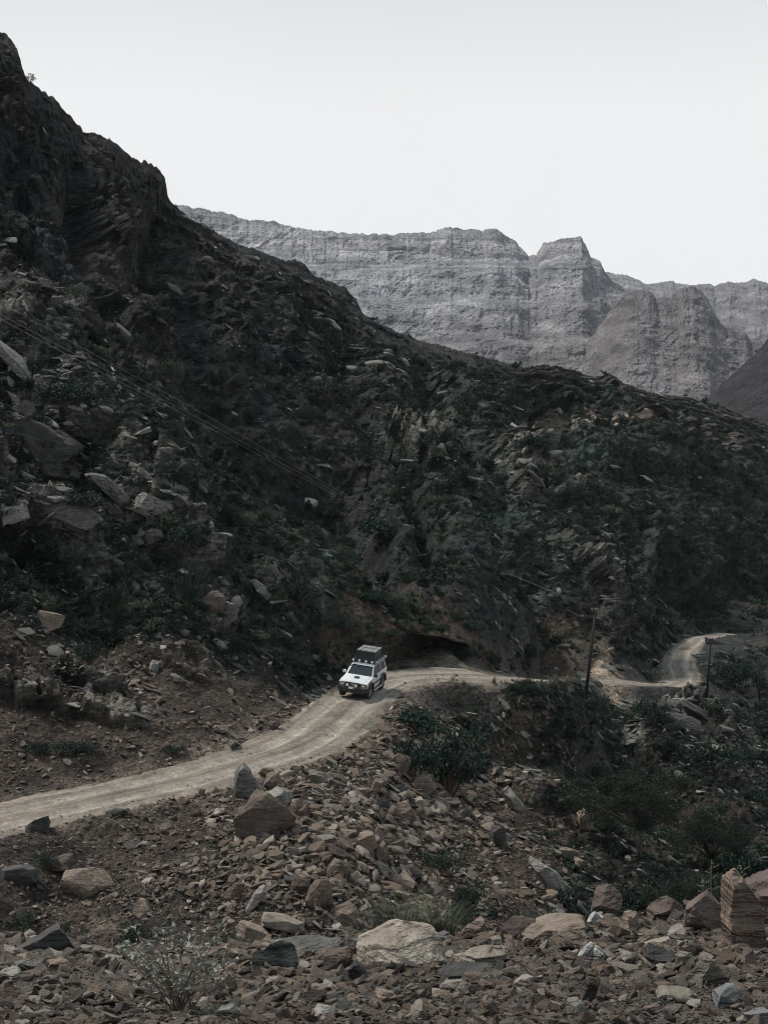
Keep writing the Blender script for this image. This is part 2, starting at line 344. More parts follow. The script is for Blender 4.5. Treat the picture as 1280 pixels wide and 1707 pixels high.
# flatten to the road bench
zr = RC[rbi, 2] - RBK[rbi] * rlat
hw = RW[rbi] / 2
wgt = 1 - sstep(hw + .15, hw + 2.6, rd + .5 * fbm(P0, 2.5, 2, 81.0))
wgt = np.where(Vf > 950, wgt, 0)
TP[..., 2] = TP[..., 2] * (1 - wgt) + (zr - .05 + .08 * fbm(P0, 1.2, 3, 91.0)) * wgt
TP[..., 2] -= .30 * (1 - sstep(hw - .75, hw - .35, rd)) * (Vf > 950)
# small berm of spoil on the valley edge
side = (1 - np.clip(fm_ * 1.6, 0, 1)) * sstep(hw - .1, hw + .6, rlat) * sstep(hw + 2.2, hw + .9, rlat) * (rd < 6)
TP[..., 2] += side * (.22 + .3 * fbm(P0, 1.6, 3, 95.0))

# albedo
nA, nB2, nC = fbm(P0, 22, 4, 101.0), fbm(P0, 6, 4, 111.0), fbm(P0, 1.6, 3, 121.0)
c = np.empty(P0.shape); c[:] = (.040, .038, .036)
c = mixc(c, (.022, .024, .026), sstep(-.1, .3, nA))
c = mixc(c, (.066, .050, .043), sstep(.1, .5, fbm(P0, 15, 3, 131.0)) * .6)
vegm = np.clip(.9 * bump2(Uf, Vf, 330, 860, 240, 110, 33) + .9 * bump2(Uf, Vf, 1080, 880, 260, 110, 20) + .6 * bump2(Uf, Vf, 800, 780, 160, 100, 35) + .38 * bump2(Uf, Vf, 1050, 1330, 280, 140, 10) + .5 * bump2(Uf, Vf, 60, 1010, 200, 70) + .15, 0, 1)
c = mixc(c, (.030, .042, .034), sstep(.35, .75, vegm + .55 * nB2 + .2 * nC) * .85)
pale = np.clip(.8 * bump2(Uf, Vf, 130, 830, 200, 150, 30) + .75 * bump2(Uf, Vf, 350, 1010, 190, 60, 35) + .85 * bump2(Uf, Vf, 960, 960, 150, 60, 50) + .6 * bump2(Uf, Vf, 700, 700, 170, 60, 35) + .7 * bump2(Uf, Vf, 1120, 1210, 170, 60, 35) + .3 * bump2(Uf, Vf, 900, 1300, 200, 100), 0, 1)
c = mixc(c, (.125, .118, .105), sstep(.5, .95, pale + .7 * nB2 + .25 * nC - .1) * .8)
c = mixc(c, (.115, .078, .056), sstep(.45, 1.0, np.clip(1.0 * bump2(Uf, Vf, 750, 1045, 90, 26, 20) + .6 * bump2(Uf, Vf, 620, 1000, 50, 25) + .8 * bump2(Uf, Vf, 560, 1050, 50, 28) + 1.0 * bump2(Uf, Vf, 965, 1085, 45, 55, 50) + .8 * bump2(Uf, Vf, 1240, 1020, 30, 20), 0, 1.2) + .5 * nB2 + .3 * nC))
c = mixc(c, (.30, .235, .175), sstep(.32, .75, bump2(Uf, Vf, 980, 1088, 75, 22, 42) + .5 * nB2))
c = mixc(c, (.42, .33, .26), sstep(.48, .85, 1.1 * bump2(Uf, Vf, 1030, 712, 120, 6, 4) + 1.0 * bump2(Uf, Vf, 915, 690, 35, 7, 10) + .9 * bump2(Uf, Vf, 1230, 738, 32, 12, 15) + .85 * bump2(Uf, Vf, 1110, 728, 80, 4, 4) + .5 * nB2 + .3 * nC) * .8)
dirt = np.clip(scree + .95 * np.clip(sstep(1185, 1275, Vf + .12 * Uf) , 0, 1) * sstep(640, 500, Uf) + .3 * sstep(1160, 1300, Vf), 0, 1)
dc = mixc(np.broadcast_to(np.array((.074, .057, .046)), c.shape), (.040, .032, .028), sstep(-.15, .3, nB2)); dc = mixc(dc, (.13, .10, .08), sstep(.2, .55, nC + .3 * nA) * .7)  # dirt colour darkened to paint shade into the gaps between scree stones
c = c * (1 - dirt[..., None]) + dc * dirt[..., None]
c = mixc(c, (.17, .138, .112), (1 - sstep(hw - .2, hw + np.where(Uf > 900, .5, 2.2), rd + .9 * nB2 * np.where(Uf > 900, .3, 1))) * .85)
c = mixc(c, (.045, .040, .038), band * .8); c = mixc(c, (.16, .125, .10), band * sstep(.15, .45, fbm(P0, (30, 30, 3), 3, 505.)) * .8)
c = mixc(c, (.23, .215, .19), halo * sstep(-.12, .35, hb + .25 * nC) * .75)
bed = fbm(np.stack([P0 @ np.array([.83, 0, -.56]) / 9, P0[..., 1] / 12, P0 @ np.array(nbL) + warp * .8], -1), .9, 4, 507.)
bedR = fbm(np.stack([P0[..., 0] / 9, P0[..., 1] / 12, P0 @ np.array(nbR) + warp * .5], -1), 3.4, 4, 508., .6)
rk_w = np.clip(rocky + .2, 0, 1) * (1 - .7 * dirt); bb_ = bed * (1 - right) + bedR * right
c = c * (1 + rk_w * 1.5 * np.clip(bb_, -.5, .8))[..., None]
c = c * .54
TERRCOL = c
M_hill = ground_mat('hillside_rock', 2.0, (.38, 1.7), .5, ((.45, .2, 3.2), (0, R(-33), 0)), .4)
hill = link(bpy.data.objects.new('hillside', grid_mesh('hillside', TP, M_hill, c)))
tag(hill, kind='structure')
TN = normals(TP)
TUP, TVP = proj(TP)
def hit(u, v, r=5, y0=25):
    m = np.flatnonzero(((TUP - u) ** 2 + (TVP - v) ** 2 < r * r).ravel() & (TP[..., 1].ravel() > y0))
    if len(m) == 0: return hit(u, v, r * 2, y0)
    j = m[TP[..., 1].ravel()[m].argmin()]
    return TP.reshape(-1, 3)[j].copy(), TN.reshape(-1, 3)[j].copy()

# ------------------------------------------------------------------ the dirt road
def road_mesh():
    S = catmull(np.c_[rp, rk[:, 3:]], 60); n = len(S); C_ = S[:, :3]; Wd = S[:, 3]; Bk = S[:, 4]
    t2 = np.gradient(C_[:, :2], axis=0); t2 /= np.linalg.norm(t2, axis=1)[:, None]; nr = np.c_[t2[:, 1], -t2[:, 0]]
    K = 61; lat = np.linspace(-1, 1, K); P = np.zeros((n, K, 3)); ln = np.r_[0, np.cumsum(np.linalg.norm(np.diff(C_, axis=0), axis=1))]
    half = (Wd / 2 + .5)[:, None] * np.ones((1, K))
    x = lat[None] * half
    P[..., :2] = C_[:, None, :2] + nr[:, None] * x[..., None]; P[..., 2] = C_[:, None, 2] - Bk[:, None] * x
    SL = np.stack([ln[:, None] * .12 + 0 * x, x * 1.0, 0 * x], -1)
    wv = .35 * perlin(np.stack([ln[:, None] * .08 + 0 * x, 0 * x, 0 * x + 5], -1))
    ruts = -.11 * (np.exp(-((np.abs(x - wv) - .85) / .22) ** 2)) - .03 * (np.exp(-((np.abs(x + .4 - wv * 1.6) - .95) / .12) ** 2))
    P[..., 2] += ruts + .05 * fbm(P, 3.0, 3, 3.0) + .05 * fbm(SL, .35, 3, 7.0) + .025 * fbm(P, .5, 3, 8.0) + .03 * (1 - lat[None] ** 2)
    ed = sstep(half - .75, half - .05, np.abs(x) + .45 * fbm(P, 1.3, 3, 4.0))
    P[..., 2] -= .45 * ed + .1 * (np.abs(lat[None]) > .98)
    col = np.empty(P.shape); col[:] = (.165, .138, .113)
    st = fbm(np.stack([ln[:, None] * .07 + 0 * x, x * 1.6, 0 * x], -1), .5, 4, 15.0)
    col = mixc(col, (.232, .203, .172), sstep(0, .5, st)); col = mixc(col, (.092, .078, .066), sstep(.05, .55, -st + .3 * fbm(P, 4, 2, 9.0)) * .9)
    rt = np.exp(-((np.abs(x - wv) - .85) / .27) ** 2); col = mixc(col, (.262, .232, .198), rt * .75); mid_ = (np.exp(-((x - wv) / .3) ** 2) + np.exp(-((np.abs(x - wv) - 1.55) / .28) ** 2)) * (.55 + .8 * fbm(P, 1.1, 3, 33.)); col = mixc(col, (.085, .072, .06), np.clip(mid_, 0, 1) * .75)
    col = mixc(col, (.10, .078, .062), ed * .9)
    return P, col
M_road = ground_mat('road_dirt', 1.3, (.72, 1.28), .06, None, .12)
Pr, cr = road_mesh()
tag(link(bpy.data.objects.new('road', grid_mesh('road', Pr, M_road, cr))), kind='structure')

# ------------------------------------------------------------------ near berm the photographer stands on
def crest_v(u): return np.interp(u, [-600, 0, 150, 300, 450, 600, 700, 850, 950, 1050, 1150, 1280, 1900], [1570, 1560, 1566, 1580, 1575, 1566, 1572, 1552, 1538, 1528, 1518, 1505, 1470])
def berm(rows=620, cols=1000):
    u = np.linspace(-520, 1800, cols); Yc = np.interp(u, [-600, 0, 400, 800, 1280, 1900], [9.5, 9, 8, 8.2, 8.6, 9])
    s = np.linspace(0, 1, rows); P = np.zeros((rows, cols, 3))
    zb = at(u, np.full(cols, 1725.), np.full(cols, 4.4))[:, 2]; zc = at(u, crest_v(u), Yc)[:, 2]
    k1, k2 = int(rows * .06), int(rows * .84)
    for j in range(rows):
        if j < k1: Y = 1.2 + (4.4 - 1.2) * j / k1 + 0 * u; z = -1.55 + (zb + 1.55) * j / k1
        elif j < k2:
            t = (j - k1) / (k2 - k1); v = 1725 + (crest_v(u) - 1725) * t
            Y = 1 / ((1 - t) / 4.4 + t / Yc); z = at(u, v, Y)[:, 2]
        else:
            t = (j - k2) / (rows - 1 - k2); Y = Yc + 34 * t ** 1.6; z = zc - .66 * (Y - Yc) - .5 * np.minimum(Y - Yc, 1.5) * .4
        P[j, :, 1] = Y; P[j, :, 0] = (u - 640) / FPX * Y * 1.0; P[j, :, 2] = z
    P[..., 2] += .05 * fbm(P, 1.1, 4, 5.0) + .018 * fbm(P, .25, 3, 6.0, .5, True)
    n1 = fbm(P, .8, 4, 7.0); n2 = fbm(P, .1, 3, 8.0)
    col = np.empty(P.shape); col[:] = (.055, .046, .040); col = mixc(col, (.03, .027, .025), sstep(-.1, .4, n1)); col = mixc(col, (.12, .10, .083), sstep(.1, .5, n2) * .6)  # soil colour lowered too, so gaps between the near stones look shaded
    return P, col
BP, bc = berm()
M_berm = ground_mat('gravel_ground', .16, (.6, 1.45), .02)
tag(link(bpy.data.objects.new('ground', grid_mesh('ground', BP, M_berm, bc))), kind='structure')
BN = normals(BP)
BUP, BVP = proj(BP)
def hit_berm(u, v):
    j = ((BUP - u) ** 2 + (BVP - v) ** 2 + 1e3 * (BP[..., 1] > 9.8)).argmin(); return BP.reshape(-1, 3)[j].copy(), BN.reshape(-1, 3)[j].copy()

# ------------------------------------------------------------------ distant mountains
def mountain(name, sil, Yc, Yb, vb, nu, nv, big, mat, colf, ustep=None, cliff=(), seed=0, thick=400, vfar=None):
    sil = np.array(sil, float); u = np.linspace(sil[0, 0], sil[-1, 0], nu); vs = np.interp(u, sil[:, 0], sil[:, 1]); vs = vs + 3.2 * perlin(np.stack([u / 15, 0 * u + seed, 0 * u + 3], -1)) + 1.8 * np.abs(perlin(np.stack([u / 7, 0 * u + seed, 0 * u], -1))) + 1.2 * perlin(np.stack([u / 3.4, 0 * u + seed, 0 * u], -1))
    t = np.linspace(0, 1, nv)[:, None]; Vm = vb + (vs[None] - vb) * t; Um = np.broadcast_to(u, Vm.shape)
    Y = Yb + (Yc - Yb) * t ** 1.0 + 0 * Um
    for (vv, h) in cliff:                                   # steps: terrace then cliff
        Y = Y + h * (.8 + .7 * fbm(np.stack([Um, .6 * Vm, 0 * Um + vv + 9], -1), 210, 3)) * sstep(vv + 10, vv - 8, Vm + .03 * (Um - 700) + 16 * fbm(np.stack([Um, 0 * Um, 0 * Um + vv], -1), 110, 4))
    P = at(Um, Vm, Y); m = Yc / FPX                         # metres per photo pixel
    G = P / m
    wx = 45 * fbm(G, 130, 4, seed + 3.); X_ = G[..., 0] - .35 * G[..., 2] + wx; F0 = 0 * X_
    rib = .95 * fbm(G, 85, 5, seed + 15.5, .55, True) + .28 * fbm(np.stack([X_, F0, G[..., 2] * .30], -1), (105, 60, 60), 3, seed + 1.5, .5, True) + .22 * fbm(np.stack([X_, F0, G[..., 2] * .25], -1), (34, 60, 40), 4, seed + 12.5, .55, True)
    r2 = fbm(np.stack([X_, F0, G[..., 2] * .6], -1), 15, 4, seed + 2.5, .5, True)
    hz = saw((G[..., 2] + .12 * G[..., 0] + 12 * fbm(G, 70, 4, seed + 4.)) / 17.0) * 3.0 * (.5 + fbm(G, 90, 2, seed + 8.)) + saw((G[..., 2] + .1 * G[..., 0] + 3 * fbm(G, 30, 3, seed + 6.)) / 4.6) * 1.3
    fade = 1 - .6 * sstep(.93, 1, t)
    top_ = .4 + .6 * sstep(.0, .22, 1 - t); d = (big * rib * top_ + big * .27 * r2 + hz * (2.2 - 1.2 * top_)) * fade
    P[..., 1] -= d * m * 1.1; P[..., 2] += .12 * d * m * fade; P[..., 0] += .25 * r2 * big * m * fade; P[..., 2] += 2.0 * m * fbm(G, 14, 4, seed + 9., .6, True) * sstep(.9, 1, t)
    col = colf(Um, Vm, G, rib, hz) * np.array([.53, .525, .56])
    back = []
    for k in range(1, 9):
        q = P[-1].copy(); s = (k / 8) ** 1.4 * thick; q[:, 1] += s; q[:, 2] -= .55 * s; back.append(q)
    P = np.concatenate([P, np.stack(back)]); col = np.concatenate([col, np.repeat(col[-1:], 8, 0)])
    return tag(link(bpy.data.objects.new(name, grid_mesh(name, P, mat, col))), kind='structure')
M_mtn = ground_mat('limestone_face', 30, (.6, 1.42), 10, ((.010, .010, .030), (0, R(4), 0)), .22)
def col_pale(U, V, G, rib, hz):
    c = np.empty(G.shape); c[:] = (.36, .355, .352); n = fbm(G, 40, 4, 201.)
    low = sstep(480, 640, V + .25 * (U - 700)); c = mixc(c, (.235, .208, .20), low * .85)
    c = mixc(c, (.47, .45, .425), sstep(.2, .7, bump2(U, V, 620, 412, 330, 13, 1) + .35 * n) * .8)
    c = mixc(c, (.41, .375, .34), sstep(.25, .6, fbm(G, (18, 18, 30), 4, 211.)) * .55)
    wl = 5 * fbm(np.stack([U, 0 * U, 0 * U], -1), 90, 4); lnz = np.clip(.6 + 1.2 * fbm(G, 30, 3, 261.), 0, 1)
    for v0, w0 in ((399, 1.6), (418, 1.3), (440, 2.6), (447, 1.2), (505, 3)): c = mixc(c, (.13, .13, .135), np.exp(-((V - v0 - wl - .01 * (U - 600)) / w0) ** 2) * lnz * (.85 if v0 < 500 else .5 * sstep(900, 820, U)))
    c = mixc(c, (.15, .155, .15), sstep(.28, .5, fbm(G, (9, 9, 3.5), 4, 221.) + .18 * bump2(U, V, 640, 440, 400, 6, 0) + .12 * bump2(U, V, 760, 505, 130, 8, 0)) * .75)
    return c
def col_dark(U, V, G, rib, hz):
    c = np.empty(G.shape); c[:] = (.205, .182, .176); c = mixc(c, (.26, .225, .20), sstep(.2, .55, fbm(G, (14, 14, 20), 4, 231.)) * .6)
    return mixc(c, (.11, .108, .105), sstep(.18, .42, fbm(G, (8, 8, 4), 4, 241.)) * .7)
def col_near(U, V, G, rib, hz):
    c = np.empty(G.shape); c[:] = (.034, .032, .034); return mixc(c, (.07, .058, .052), sstep(.15, .5, fbm(G, (12, 12, 20), 4, 251.)) * .6)
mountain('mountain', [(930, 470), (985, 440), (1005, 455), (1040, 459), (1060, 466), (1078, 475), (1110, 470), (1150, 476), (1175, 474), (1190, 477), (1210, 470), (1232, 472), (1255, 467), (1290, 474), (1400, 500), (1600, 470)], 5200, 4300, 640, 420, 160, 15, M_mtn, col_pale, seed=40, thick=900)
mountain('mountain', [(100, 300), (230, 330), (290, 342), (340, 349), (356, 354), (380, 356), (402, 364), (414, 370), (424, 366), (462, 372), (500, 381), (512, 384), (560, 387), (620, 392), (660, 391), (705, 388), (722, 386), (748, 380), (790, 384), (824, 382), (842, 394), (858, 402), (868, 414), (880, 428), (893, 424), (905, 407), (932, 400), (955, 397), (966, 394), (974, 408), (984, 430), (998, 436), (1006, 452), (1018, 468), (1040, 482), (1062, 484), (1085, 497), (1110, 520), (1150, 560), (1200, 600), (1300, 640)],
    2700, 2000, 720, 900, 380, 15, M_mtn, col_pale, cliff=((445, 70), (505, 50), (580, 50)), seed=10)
mountain('mountain', [(800, 760), (880, 690), (950, 610), (1000, 540), (1030, 500), (1050, 487), (1078, 484), (1092, 499), (1108, 498), (1124, 497), (1128, 484), (1142, 480), (1158, 479), (1168, 486), (1178, 500), (1186, 520), (1200, 540), (1222, 552), (1240, 556), (1250, 570), (1275, 574), (1340, 600), (1450, 640)],
    2300, 1800, 770, 520, 260, 16, M_mtn, col_dark, seed=23, cliff=((560, 30),))
M_near = ground_mat('dark_slope', 9, (.6, 1.4), 2.5, ((.02, .02, .2), (0, R(20), 0)))
mountain('mountain', [(1120, 705), (1165, 675), (1182, 662), (1200, 640), (1222, 622), (1240, 607), (1258, 590), (1272, 570), (1285, 560), (1340, 500), (1480, 420), (1600, 380)], 900, 700, 800, 300, 160, 18, M_near, col_near, seed=31, thick=150)
# valley floor sheet reaching the horizon
gx = np.linspace(-4600, 4600, 60); gy = np.linspace(250, 7100, 60); GX, GY = np.meshgrid(gx, gy)
GZ = -120 - .02 * (GY - 250) + 20 * fbm(np.stack([GX, GY, 0 * GX], -1), 900, 3)
cc = np.empty(GX.shape + (3,)); cc[:] = (.14, .125, .115)
tag(link(bpy.data.objects.new('valley_floor', grid_mesh('valley_floor', np.stack([GX, GY, GZ], -1), M_mtn, cc))), kind='structure')
# ------------------------------------------------------------------ rocks
def ico(sub):
    bm = bmesh.new(); bmesh.ops.create_icosphere(bm, subdivisions=sub, radius=1)
    V = np.array([v.co[:] for v in bm.verts]); F = np.array([[v.index for v in f.verts] for f in bm.faces]); bm.free(); return V, F
ICO = {s: ico(s) for s in (2, 3, 4, 5)}
def rock_shape(seed, sub, dims=(1, .8, .6), planes=12, rough=.05, strat=0.0, tight=(.56, .9)):
    rg = np.random.default_rng(seed); V, F = ICO[sub]; V = V.copy() * 1.15
    V += .18 * (perlin(V * 1.1 + seed * 3.3)[:, None]) * V
    for ax in range(3):
        for sg in (-1, 1):
            n = rg.normal(size=3) * .22; n[ax] += sg; n /= np.linalg.norm(n); h = V @ n - rg.uniform(.55, .85); V -= np.clip(h, 0, None)[:, None] * n * .985
    for k in range(planes):
        n = rg.normal(size=3); n /= np.linalg.norm(n); d = rg.uniform(*tight)
        h = V @ n - d; V -= np.clip(h, 0, None)[:, None] * n * .985
    for k in range(2):
        n = rg.normal(size=3) * (1, 1, .4); n /= np.linalg.norm(n); h = V @ n; V += (.07 * np.tanh((h + rg.uniform(-.4, .4)) * 14))[:, None] * rg.normal(size=3) * .6
    if strat:
        n = np.array([.15, .1, 1.]); n /= np.linalg.norm(n); s = saw((V @ n + .2 * perlin(V * 1.7 + seed) + .06 * perlin(V * 5 + seed)) * 4.5) * (.5 + 1.2 * perlin(V * 2.1 + seed * 2.)); out = V - (V @ n)[:, None] * n
        V += out * (s * strat)[:, None]; s2 = saw((V @ n + .10 * perlin(V * 4 + seed)) * 13) * (.6 + perlin(V * 3.1 + seed)); V += out * (s2 * strat * .45)[:, None]
    nn = V / (np.linalg.norm(V, axis=1)[:, None] + 1e-6)
    V += nn * (1.5 * rough * fbm(V, .5, 3, seed) + rough * .9 * fbm(V, .18, 3, seed + 3., .6, True))[:, None]
    V *= np.array(dims); return V, F
def rock_mat(name, col, col2, band=None, sc=1.0):
    m, t, b = new_mat(name, .9, .2)
    tc = t.nodes.new('ShaderNodeTexCoord').outputs['Object']; oi = t.nodes.new('ShaderNodeObjectInfo').outputs['Random']
    comb = t.nodes.new('ShaderNodeVectorMath'); comb.operation = 'ADD'; t.links.new(tc, comb.inputs[0])
    cx = t.nodes.new('ShaderNodeCombineXYZ'); t.links.new(mathn(t, 'MULTIPLY', oi, 50.0), cx.inputs[0]); t.links.new(cx.outputs[0], comb.inputs[1]); v = comb.outputs[0]
    n1 = noise_n(t, v, 1.8 * sc, 6, .62); n2 = noise_n(t, v, 9 * sc, 6, .6); n3 = noise_n(t, mapping(t, v, (1.2, 1.2, 9), (.2, .3, 0)), sc, 5, .6, .6)
    r = t.nodes.new('ShaderNodeValToRGB'); r.color_ramp.elements[0].color = (*col2, 1); r.color_ramp.elements[1].color = (*col, 1)
    r.color_ramp.elements[0].position = .36; r.color_ramp.elements[1].position = .62
    f = mathn(t, 'ADD', mathn(t, 'MULTIPLY', n1, .6), mathn(t, 'MULTIPLY', n3, .4)) if band is None else mathn(t, 'ADD', mathn(t, 'MULTIPLY', n1, .3), mathn(t, 'MULTIPLY', n3, .7))
    t.links.new(f, r.inputs[0])
    k = mathn(t, 'MULTIPLY', remap(t, n2, .3, .7, .72, 1.28), remap(t, oi, 0, 1, .72, 1.25))
    t.links.new(vscale(t, r.outputs[0], k), b.inputs['Base Color'])
    bumpn(t, b, mathn(t, 'ADD', n3, mathn(t, 'ADD', mathn(t, 'MULTIPLY', n2, .5), n1)), .09)
    return m
TONES = {'pale grey': rock_mat('rock_pale', (.23, .215, .19), (.10, .093, .082)), 'tan': rock_mat('rock_tan', (.195, .152, .12), (.082, .062, .05)),
    'brown': rock_mat('rock_brown', (.11, .084, .068), (.048, .037, .032)), 'dark grey': rock_mat('rock_dark', (.062, .059, .056), (.03, .029, .028))}
M_red = rock_mat('rock_red_banded', (.125, .094, .082), (.05, .038, .035), True)
M_band = rock_mat('rock_tan_banded', (.18, .136, .108), (.055, .041, .035), True)
M_olive = rock_mat('rock_olive', (.17, .155, .125), (.085, .078, .062)); M_white = rock_mat('rock_white', (.30, .295, .275), (.17, .165, .155)); M_slab = rock_mat('rock_slab_banded', (.21, .202, .18), (.045, .043, .04), True, 2.0)
M_warm = rock_mat('rock_warm', (.27, .23, .19), (.12, .098, .08)); M_big = rock_mat('rock_bleached', (.36, .315, .265), (.15, .12, .095)); M_blue = rock_mat('rock_blue_grey', (.165, .165, .16), (.085, .085, .083))
# one random-toned material for uncountable rubble
def rubble_mat():
    m, t, b = new_mat('rubble', .92, .2); oi = t.nodes.new('ShaderNodeObjectInfo').outputs['Random']
    r = t.nodes.new('ShaderNodeValToRGB'); cr_ = r.color_ramp; cr_.interpolation = 'LINEAR'
    cols = [(.075, .058, .048), (.19, .145, .113), (.125, .096, .078), (.22, .178, .142), (.095, .09, .085), (.16, .122, .098), (.30, .27, .235), (.11, .085, .07), (.21, .185, .16), (.06, .05, .044)]; cols = [tuple((.88 * x + .12 * sum(q) / 3) ** 1.35 * 1.24 for x in q) for q in cols]
    cr_.elements[0].color = (*cols[0], 1); cr_.elements[1].color = (*cols[-1], 1)
    for i, c_ in enumerate(cols[1:-1]): e_ = cr_.elements.new((i + 1) / 9); e_.color = (*c_, 1)
    t.links.new(oi, r.inputs[0]); tc = t.nodes.new('ShaderNodeTexCoord').outputs['Object']; n = noise_n(t, tc, 2.2, 6, .65)
    t.links.new(vscale(t, r.outputs[0], remap(t, n, .3, .7, .78, 1.22)), b.inputs['Base Color']); bumpn(t, b, n, .05); return m
M_rub = rubble_mat()
def rubble_hill_mat():
    m, t, b = new_mat('hill_rubble', .92, .2); oi = t.nodes.new('ShaderNodeObjectInfo').outputs['Random']
    r = t.nodes.new('ShaderNodeValToRGB'); cr_ = r.color_ramp
    cols = [(.032, .032, .032), (.075, .07, .064), (.043, .042, .041), (.19, .183, .165), (.058, .054, .05), (.12, .115, .10), (.038, .037, .036), (.27, .262, .24)]
    cr_.elements[0].color = (*cols[0], 1); cr_.elements[1].color = (*cols[-1], 1)
    for i, c_ in enumerate(cols[1:-1]): e_ = cr_.elements.new((i + 1) / 7); e_.color = (*c_, 1)
    t.links.new(oi, r.inputs[0]); tc = t.nodes.new('ShaderNodeTexCoord').outputs['Object']; n = noise_n(t, mapping(t, tc, (1, 1, 3)), 2.2, 6, .65)
    t.links.new(vscale(t, r.outputs[0], remap(t, n, .3, .7, .78, 1.22)), b.inputs['Base Color']); bumpn(t, b, n, .05); return m
M_rubh = rubble_hill_mat()
DIMS = [(1, .8, .55), (1, .6, .5), (1, .75, .28), (1.1, .5, .32), (.9, .8, .7), (1, .85, .22), (1.2, .6, .4), (.85, .7, .6), (1, .5, .22), (.9, .75, .42)]
def protos(prefix, mat, sub=3, n=10, strat=.0):
    out = []
    for i in range(n):
        V, F = rock_shape(100 + i, sub, DIMS[i % len(DIMS)], 11, .012, strat, (.5, .86)); out.append(bpy.data.objects.new(prefix, raw_mesh(prefix, V, F, mat, False)))
    return out
def pcoll(name, objs):
    c_ = bpy.data.collections.new(name)
    for o in objs: c_.objects.link(o)
    return c_

def scatter(name, pts, rots, scl, idx, coll, label, cat):
    """uncountable stuff: instances on points through one geometry-nodes object"""
    me = bpy.data.meshes.new(name); me.vertices.add(len(pts)); me.vertices.foreach_set('co', np.asarray(pts, np.float32).ravel())
    for nm, ty, dat, key in (('rot', 'FLOAT_VECTOR', rots, 'vector'), ('scl', 'FLOAT_VECTOR', scl, 'vector'), ('pid', 'INT', idx, 'value')):
        a = me.attributes.new(nm, ty, 'POINT'); a.data.foreach_set(key, np.asarray(dat, np.int32 if ty == 'INT' else np.float32).ravel())
    o = link(bpy.data.objects.new(name, me)); g = bpy.data.node_groups.new(name, 'GeometryNodeTree')
    g.interface.new_socket('Geometry', in_out='INPUT', socket_type='NodeSocketGeometry'); g.interface.new_socket('Geometry', in_out='OUTPUT', socket_type='NodeSocketGeometry')
    gi, go = g.nodes.new('NodeGroupInput'), g.nodes.new('NodeGroupOutput'); ci_ = g.nodes.new('GeometryNodeCollectionInfo'); ci_.inputs['Collection'].default_value = coll
    ci_.inputs['Separate Children'].default_value = True; ci_.inputs['Reset Children'].default_value = True
    ip = g.nodes.new('GeometryNodeInstanceOnPoints'); ip.inputs['Pick Instance'].default_value = True
    def na(n_, ty):
        q = g.nodes.new('GeometryNodeInputNamedAttribute'); q.data_type = ty; q.inputs['Name'].default_value = n_; return q.outputs['Attribute']
    e2r = g.nodes.new('FunctionNodeEulerToRotation'); g.links.new(na('rot', 'FLOAT_VECTOR'), e2r.inputs[0])
    L = g.links.new; L(gi.outputs[0], ip.inputs['Points']); L(ci_.outputs[0], ip.inputs['Instance']); L(na('pid', 'INT'), ip.inputs['Instance Index'])
    L(e2r.outputs[0], ip.inputs['Rotation']); L(na('scl', 'FLOAT_VECTOR'), ip.inputs['Scale']); L(ip.outputs[0], go.inputs[0])
    md = o.modifiers.new('scatter', 'NODES'); md.node_group = g
    return tag(o, label, cat, kind='stuff')
def eulers(nrm, tilt, up=.5, yaw=None, yawj=.5):
    out = np.empty((len(nrm), 3), np.float32); Z = Vector((0, 0, 1))
    for i, n in enumerate(nrm):
        n = Vector(n).lerp(Z, up).normalized(); q = Z.rotation_difference(n)
        y = random.uniform(0, 6.283) if yaw is None else yaw + random.gauss(0, yawj)
        e_ = (q @ Euler((random.gauss(0, tilt), random.gauss(0, tilt), y)).to_quaternion()).to_euler(); out[i] = e_[:]
    return out
def sample(P, Nn, wt, n, rg):
    w = wt.ravel().astype(float); w = np.clip(w, 0, None); cs = np.cumsum(w); cs /= cs[-1]
    j = np.searchsorted(cs, rg.random(n)); return j
rg = np.random.default_rng(77)
vis = (TUP > -25) & (TUP < 1305) & (TVP > 20) & (TVP < 1600) & (Vf <= 1600)
vis[:NFr] = False; vis[NFr + NV:] = False
inroad = rd < RW[rbi] / 2 + .05
Yt = TP[..., 1]
W_scree = vis * np.clip(scree * (.3 + 1.2 * sstep(1290, 1400, Vf + .15 * (Uf - 400))) + .8 * dirt, 0, 1.5) * (~inroad) * np.where(rd - hw < 1.2, 1.3, 1)
W_hillr = vis * (1 + 2.0 * halo + 2.0 * bump2(Uf, Vf, 1225, 1110, 60, 40)) * (1 - .8 * np.clip(scree, 0, 1)) * (~inroad) * (.16 + 1.5 * pale + .35 * np.clip(rocky - .3, 0, 1) + .5 * sstep(1120, 1200, Vf) * (Uf > 650) + .7 * dirt) * np.clip(.3 + 1.6 * nB2 + .8 * nA, .05, 2) * (.25 + .75 * sstep(300, 560, Vf))
pxl = lambda n, a, k, mx: np.minimum(a * (1 - rg.random(n)) ** (-1 / k), mx)
cloud = {}
def gen(key, Pm, Nm, wt, n, px, mmin, mmax, sink, tilt, up, nprot, flat=(.7, 1.3), yaw=None):
    j = sample(Pm, Nm, wt, n, rg); P_ = Pm.reshape(-1, 3)[j]; nn = Nm.reshape(-1, 3)[j]; s = np.clip(px * P_[:, 1] / FPX * .5, mmin, mmax)
    sc = s[:, None] * rg.uniform(flat[0], flat[1], (n, 3)); P_ = P_ + nn * (s * sink)[:, None] + rg.normal(size=(n, 3)) * .02 * s[:, None]
    cloud[key] = [P_, eulers(nn, tilt, up, yaw), sc, rg.integers(0, nprot, n), s / P_[:, 1] * FPX * 2, j]
